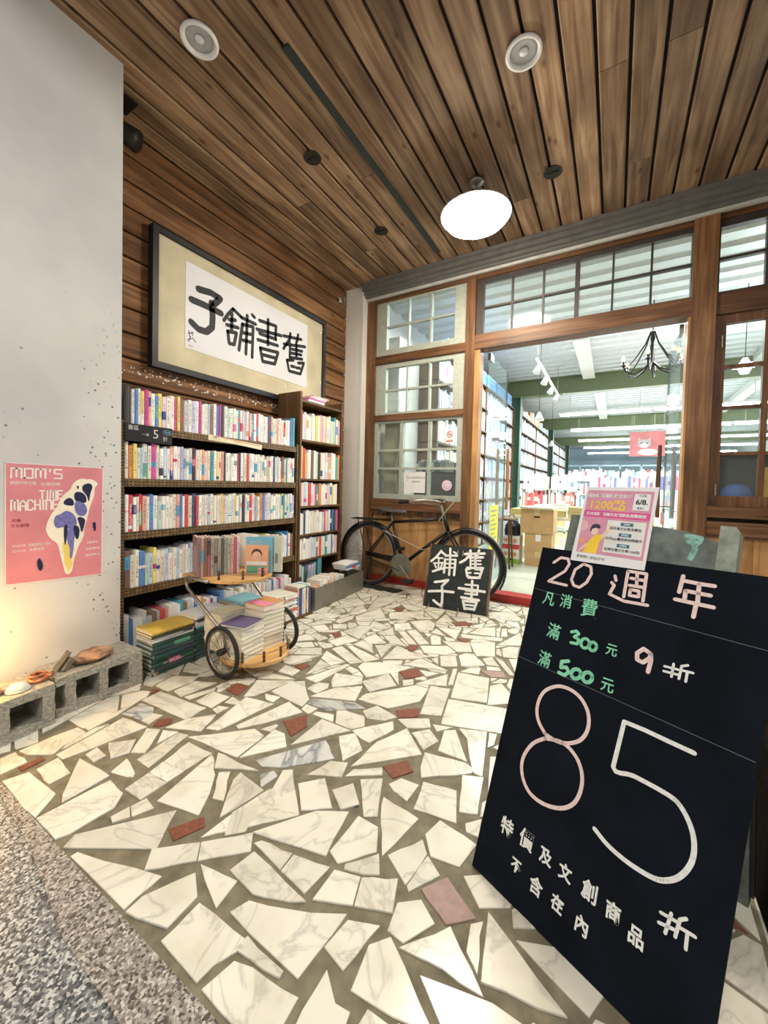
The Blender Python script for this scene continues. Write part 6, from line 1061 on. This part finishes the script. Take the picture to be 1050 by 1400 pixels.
freecase(1.2, 3.6, 6.2, 1.05, 3, 'shelf to the right behind the casement window', M_creamw, .3)
# back gallery
t = thing('gallery_rail', 'pale blue rail and cabinets along the back wall', 'railing')
pb = plain('pale_blue_paint', (.50, .68, .78), .5)
MB().box(-2.3, 4.4, 21.0, 21.05, 2.1, 2.16).box(-2.3, 4.4, 21.0, 21.05, 1.72, 1.78).build('rails', pb, t)
for i in range(9): B(-2.3 + i * .82, -2.24 + i * .82, 21.0, 21.05, FZ, 2.16).build('rail_post', pb, t)
B(-2.3, 4.4, 21.6, 22, FZ, 1.7).build('cabinet', plain('blue_cabinet', (.36, .50, .60), .5), t); base(t, (1, 21, FZ))
# cat banner
t = thing('cat_banner', 'pink hanging banner printed with a grey and white kitten', 'banner'); B(.22, .79, 9.0, 9.006, 1.66, 2.13).build('cloth', plain('banner_pink', (.55, .20, .20), .8, 0, .2, 5), t)
gf = plain('kitten_grey', (.42, .40, .38), .9, 0, .2, 40); wfur = plain('kitten_white', (.80, .76, .72), .9)
def disc(cx, cz, rx, rz, m, y, nm): return MB().prism([(cx + rx * math.cos(a), cz + rz * math.sin(a)) for a in [i * math.pi / 10 for i in range(20)]], 0, .001, (0, y, 0), X3, Z3, -Y3).build(nm, m, t)
disc(.46, 1.90, .11, .085, gf, 8.999, 'kitten_head'); disc(.46, 1.865, .06, .045, wfur, 8.997, 'kitten_muzzle'); disc(.52, 1.74, .16, .06, wfur, 8.998, 'kitten_body')
for s_ in (-1, 1): MB().prism([(.46 + s_ * .04, 1.96), (.46 + s_ * .10, 1.94), (.46 + s_ * .095, 2.03)], 0, .001, (0, 8.998, 0), X3, Z3, -Y3).build('kitten_ear', gf, t); disc(.46 + s_ * .045, 1.91, .012, .014, M_black, 8.996, 'kitten_eye')
disc(.46, 1.875, .009, .007, plain('nose_pink', (.6, .3, .3), .6), 8.996, 'kitten_nose'); MB().tube([(.25, 9.0, 2.13), (.25, 9.0, 3.2)], .003, 4).tube([(.76, 9.0, 2.13), (.76, 9.0, 3.2)], .003, 4).build('strings', M_steel, t); base(t, (.5, 9, 1.66))
# cartons and stools by the door
def carton(x0, x1, y0, y1, z0, z1, label, col=None, open_=False, group='cardboard cartons stacked inside the door'):
    t = thing('cardboard_box', label, 'box', group=group); m = MB().box(x0, x1, y0, y1, z0, z1 - (.0 if not open_ else .0)); o = m.build('carton', M_card, t)
    B((x0 + x1) / 2 - .03, (x0 + x1) / 2 + .03, y0 - .001, y0, z1 - .07, z1).build('tape', plain('parcel_tape', (.60, .46, .26), .3), t)
    if open_:
        MB().obox((x0, y0, z1), X3, Vector((0, -1, .28)).normalized(), Vector((0, .28, 1)).normalized(), (0, x1 - x0), (0, .09), (0, .004)).obox((x0, y1, z1), X3, Vector((0, 1, .2)).normalized(), Vector((0, -.2, 1)).normalized(), (0, x1 - x0), (0, .1), (0, .004)).build('flap', plain('pale_card', (.80, .72, .56), .8), t); B((x0 + x1) / 2 - .035, (x0 + x1) / 2 + .035, y0 - .0012, y0, z1 - .10, z1 - .082).build('hand_hole', M_shadow, t)
    base(t, ((x0 + x1) / 2, (y0 + y1) / 2, z0))
carton(-.92, -.62, 5.0, 5.3, FZ, .235, 'lowest of three cartons, partly behind the blackboard'); carton(-.925, -.62, 5.0, 5.3, .236, .455, 'middle carton of three with a paper label'); carton(-.975, -.605, 4.98, 5.32, .456, .745, 'topmost open carton with a hand hole', open_=True)
B(-.80, -.74, 4.998, 5.0, .36, .44).build('delivery_label', M_paper, bpy.data.objects['cardboard_box.001']).matrix_parent_inverse = Matrix.Translation(-Vector(bpy.data.objects['cardboard_box.001'].location))
for z0, z1, c1, c2, lb in ((FZ, .235, (.32, .50, .06), (.80, .78, .66), 'green and white printed fruit box, the lower one'), (.236, .40, (.68, .05, .06), (.80, .76, .78), 'red and white printed fruit box, the upper one')):
    t = thing('fruit_box', lb, 'box', group='printed fruit boxes inside the door'); B(-1.20, -.985, 5.0, 5.2, z0, z1).build('carton', plain('fruit_white%s' % c2[0], c2, .5), t); h = (z1 - z0)
    B(-1.201, -.984, 4.998, 5.0, z0, z0 + h * .35).build('colour_band', plain('fruit_band%s' % c1[0], c1, .5), t)
    for k in range(3): MB().lathe([(.026, 0), (.026, .001), (0, .001)], (-1.15 + k * .055, 4.998, z0 + h * .66), 14, -Y3).build('printed_fruit', plain('fruit_print', (.72, .30, .18), .5, 0, .3, 60), t)
    MB().lathe([(.014, 0), (.014, .001), (0, .001)], (-1.09, 4.997, z0 + h * .3), 12, -Y3).build('hand_hole', M_shadow, t); base(t, (-1.09, 5.1, z0))
t = thing('black_bag', 'black sack sitting on the printed fruit boxes', 'bag'); 
mb = MB(); n, k = 14, 7; V = []; F = []; rr = random.Random(9)
for i in range(k + 1):
    for j in range(n):
        a = 2 * math.pi * j / n; q = (1 + rr.uniform(-.05, .05)) * (1 if i < 5 else (.75, .45, .3)[i - 5]); V.append((.095 * q * math.copysign(abs(math.cos(a)) ** .6, math.cos(a)), .09 * q * math.copysign(abs(math.sin(a)) ** .6, math.sin(a)), .21 * i / k))
for i in range(k):
    for j in range(n): F.append((i * n + j, i * n + (j + 1) % n, (i + 1) * n + (j + 1) % n, (i + 1) * n + j))
F += [tuple(range(n)), tuple(k * n + j for j in range(n))]; mb.add([(v[0] - 1.09, v[1] + 5.1, v[2] + .402) for v in V], F).build('sack', plain('black_plastic', (.012, .012, .02), .25, 0, .2), t, True); MB().tube([(-1.13, 5.04, .6), (-1.12, 5.03, .66), (-1.07, 5.03, .66), (-1.06, 5.04, .6)], .006, 6).build('handle', M_black, t); base(t, (-1.09, 5.1, .4))
t = thing('wooden_stool', 'round-topped wooden stool beside the left glass door', 'stool', (-1.10, 4.72, FZ)); MB().lathe([(.11, .56), (.118, .568), (.118, .58), (.11, .588), (0, .588)], n=24).build('seat', M_case, t)
for a in (45, 135, 225, 315): c, s_ = math.cos(R(a)), math.sin(R(a)); MB().tube([(.075 * c, .075 * s_, .565), (.115 * c, .115 * s_, 0)], .011, 8).build('leg', M_case, t)
# piles of white magazines on a table
t = thing('sales_table', 'low table of magazines just inside the shop', 'table'); B(-1.30, -.30, 5.6, 6.5, .58, .62).build('tabletop', M_creamw, t)
for x in (-1.27, -.36):
    for y in (5.63, 6.43): B(x, x + .04, y, y + .04, FZ, .58).build('leg', M_creamw, t)
base(t, (-.8, 6.05, FZ))
for i in range(8):
    x = -1.26 + (i % 4) * .245; y = 5.62 + (i // 4) * .4; n_ = rnd.randint(5, 9); c1 = rnd.choice([(.82, .82, .80), (.66, .60, .5), (.50, .42, .14), (.75, .8, .8)])
    for k in range(n_): o = B(-.10, .10, -.15, .15, 0, .017).build('magazine', M_obj, None, False, (x + .11 + rnd.uniform(-.006, .006), y + .17, .6205 + k * .0175)); o.color = jit(c1); tag(o, 'magazine on the %s table pile, %s from bottom' % (ordw(i + 1), ordw(k + 1)), 'magazine', 'magazine piles on the sales table')
t = thing('round_table', 'table heaped with small goods behind the cartons', 'table'); B(-.25, .6, 5.3, 5.9, .50, .54).build('tabletop', M_creamw, t)
for x in (-.22, .53):
    for y in (5.33, 5.83): B(x, x + .04, y, y + .04, FZ, .50).build('leg', M_creamw, t)
base(t, (.18, 5.6, FZ)); rr = random.Random(12)
for i in range(26):
    nm = rr.choice(['white', 'cream', 'pale grey', 'mint', 'yellow', 'pale pink', 'teal', 'white']); a, b_, c = rr.uniform(.04, .10), rr.uniform(.04, .10), rr.uniform(.04, .16); gx, gy_ = -.19 + (i % 7) * .115, 5.36 + (i // 7) * .135
    o = MB().prism([(a / 2 * math.cos(q), b_ / 2 * math.sin(q)) for q in [j * math.pi / 4 for j in range(8)]], 0, c, inset=.008).build('small_ornament', M_obj, None, False, (gx, gy_, .5405)); o.color = jit(CN[nm]); tag(o, '%s small ornament on the goods table, %s row, %s from left' % (nm, ordw(i // 7 + 1), ordw(i % 7 + 1)), 'ornament', 'ornaments on the goods table')
# things behind the left window
t = thing('book_rack', 'dark book rack right behind the left shop window', 'bookcase'); MB().box(-1.86, -1.25, 3.80, 4.05, .70, .72).box(-1.86, -1.25, 3.80, 4.05, 1.12, 1.14).box(-1.86, -1.84, 3.8, 4.05, FZ, 1.14).box(-1.27, -1.25, 3.8, 4.05, FZ, 1.14).build('rack_frame', M_black, t); B(-1.84, -1.27, 3.8, 3.81, .72, 1.12).build('back_panel', M_black, t); base(t, (-1.55, 3.9, FZ))
mb = MB(); joined_row(mb, -1.85, -1.26, 1.1405, 3.83, .1, .14, .014, .024, .15, 'x', [(.08, .09, .08), (.2, .22, .2), (.35, .36, .33), (.05, .06, .06)], -1); tag(mb.build('shelved_books', M_att), 'dark paperbacks on the rack behind the left window', 'books', kind='stuff')
t = thing('tan_board', 'tan board leaning inside the left window', 'board'); B(-2.13, -1.90, 3.62, 3.64, .75, 1.68).build('board', plain('tan_hardboard', (.36, .29, .18), .7, 0, .08, 6), t); MB().tube([(-1.93, 3.615, 1.66), (-1.95, 3.615, 1.4), (-1.99, 3.615, 1.15), (-1.96, 3.615, .9)], .004, 6).build('hanging_cord', M_paper, t); base(t, (-2, 3.63, .75))
t = thing('white_cabinet', 'tall white cabinet inside beyond the left windows', 'cabinet'); B(-2.49, -2.05, 3.75, 4.25, FZ, 2.6).build('body', M_wpaint, t)
for z in (.7, 1.35, 2.0): B(-2.051, -2.045, 3.77, 4.23, z - .6, z - .02).build('door', M_wpaint, t)
base(t, (-2.25, 4.0, FZ))
# right bay: dark cabinet with blue bundle
t = thing('dark_cabinet', 'dark glass-fronted cabinet behind the right casement window', 'cabinet'); MB().box(.58, 1.5, 3.9, 4.3, FZ, .93).box(.58, 1.5, 4.28, 4.3, .93, 1.30).box(.58, 1.5, 3.9, 4.3, 1.285, 1.30).box(.58, .6, 3.9, 4.28, .93, 1.285).box(1.48, 1.5, 3.9, 4.28, .93, 1.285).build('body', plain('black_brown', (.02, .017, .015), .4), t); base(t, (1.04, 4.1, FZ))
t = thing('blue_bundle', 'blue cloth bundle in the dark cabinet at right', 'bundle'); MB().lathe([(0, .14), (.05, .135), (.09, .10), (.10, .05), (.09, .0), (0, 0)], (.82, 4.05, .932), 16).build('cloth', plain('bright_blue', (.04, .12, .42), .7, 0, .2), t, True); base(t, (.82, 4.05, .93))
t = thing('yellow_folder', 'yellow folder standing in the dark cabinet at right', 'folder'); B(.93, 1.02, 4.0, 4.03, .932, 1.20).build('cover', plain('folder_yellow', (.75, .5, .05), .5), t); base(t, (.97, 4.0, .932))
# ---- glass doors
def gdoor(n, x, hx, label):
    d = empty('door_%d' % n, (x, 3.62, FZ + .01), 0, 'structure'); L = lambda mb, nm, m: mb.build(nm, m, d)
    L(MB().box(-.006, .006, .0, .68, 0, 2.155), 'glass_leaf', M_gdoor); L(MB().box(-.014, .014, -.01, .09, 2.10, 2.165), 'top_patch', M_steel); L(MB().box(-.014, .014, -.01, .09, 0, .07), 'bottom_patch', M_steel)
    L(MB().box(-.0075, .0075, .678, .684, 0, 2.155), 'polished_edge', plain('glass_edge_green', (.01, .07, .05), .2))
    for s_ in (-1, 1):
        wd = MB().tube([(s_ * .05, .60, .70), (s_ * .055, .605, 1.0), (s_ * .05, .60, 1.34)], [.016, .019, .015], 10); L(wd, 'wooden_pull', M_pale if n == 1 else M_dark)
        L(MB().tube([(0, .60, .8), (s_ * .05, .6, .8)], .006, 6).tube([(0, .60, 1.2), (s_ * .05, .6, 1.2)], .006, 6), 'pull_fixing', M_steel)
gdoor(1, -1.03, 1, ''); gdoor(2, .385, -1, '')
t = thing('yellow_notice', 'tall yellow notice on the left glass door', 'notice'); B(-1.020, -1.018, 3.74, 4.05, .35, .82).build('sheet', plain('notice_yellow_sheet', (.80, .78, .10), .6, 0, .05), t); base(t, (-1.019, 3.9, .35))
for i in range(7): MB().box(-1.0178, -1.0172, 3.78, 4.0 - (i % 3) * .04, .76 - i * .045, .772 - i * .045).build('printed_line', gy, t).matrix_parent_inverse = Matrix.Translation((1.019, -3.9, -.35))
t = thing('pendant_lamp', 'glowing warm pendant bulb seen through the right casement window', 'lamp', group=None)
px_, py_, pz_ = (1.138, 5.5, 2.304)
MB().lathe([(0, -.05), (.035, -.04), (.05, 0), (.035, .04), (.015, .06), (0, .062)], (px_, py_, pz_), 18).build('bulb', emit('warm_globe', (1, .86, .6), 60), t, True); MB().lathe([(.05, .03), (.12, .0), (.115, .0), (.045, .04), (.02, .09), (0, .092)], (px_, py_, pz_ + .03), 22).build('shade', M_wpaint, t, True)
MB().tube([(px_, py_, pz_ + .12), (px_, py_, 3.2)], .004, 5).build('cord', M_iron, t); base(t, (px_, py_, 3.2))
light('shop_ceiling_fill', 'POINT', (px_ + .5, py_ + .3, pz_ - .1), 110, (.96, .98, 1), .15)  # cool fill added beside the pendant to brighten the shop ceiling
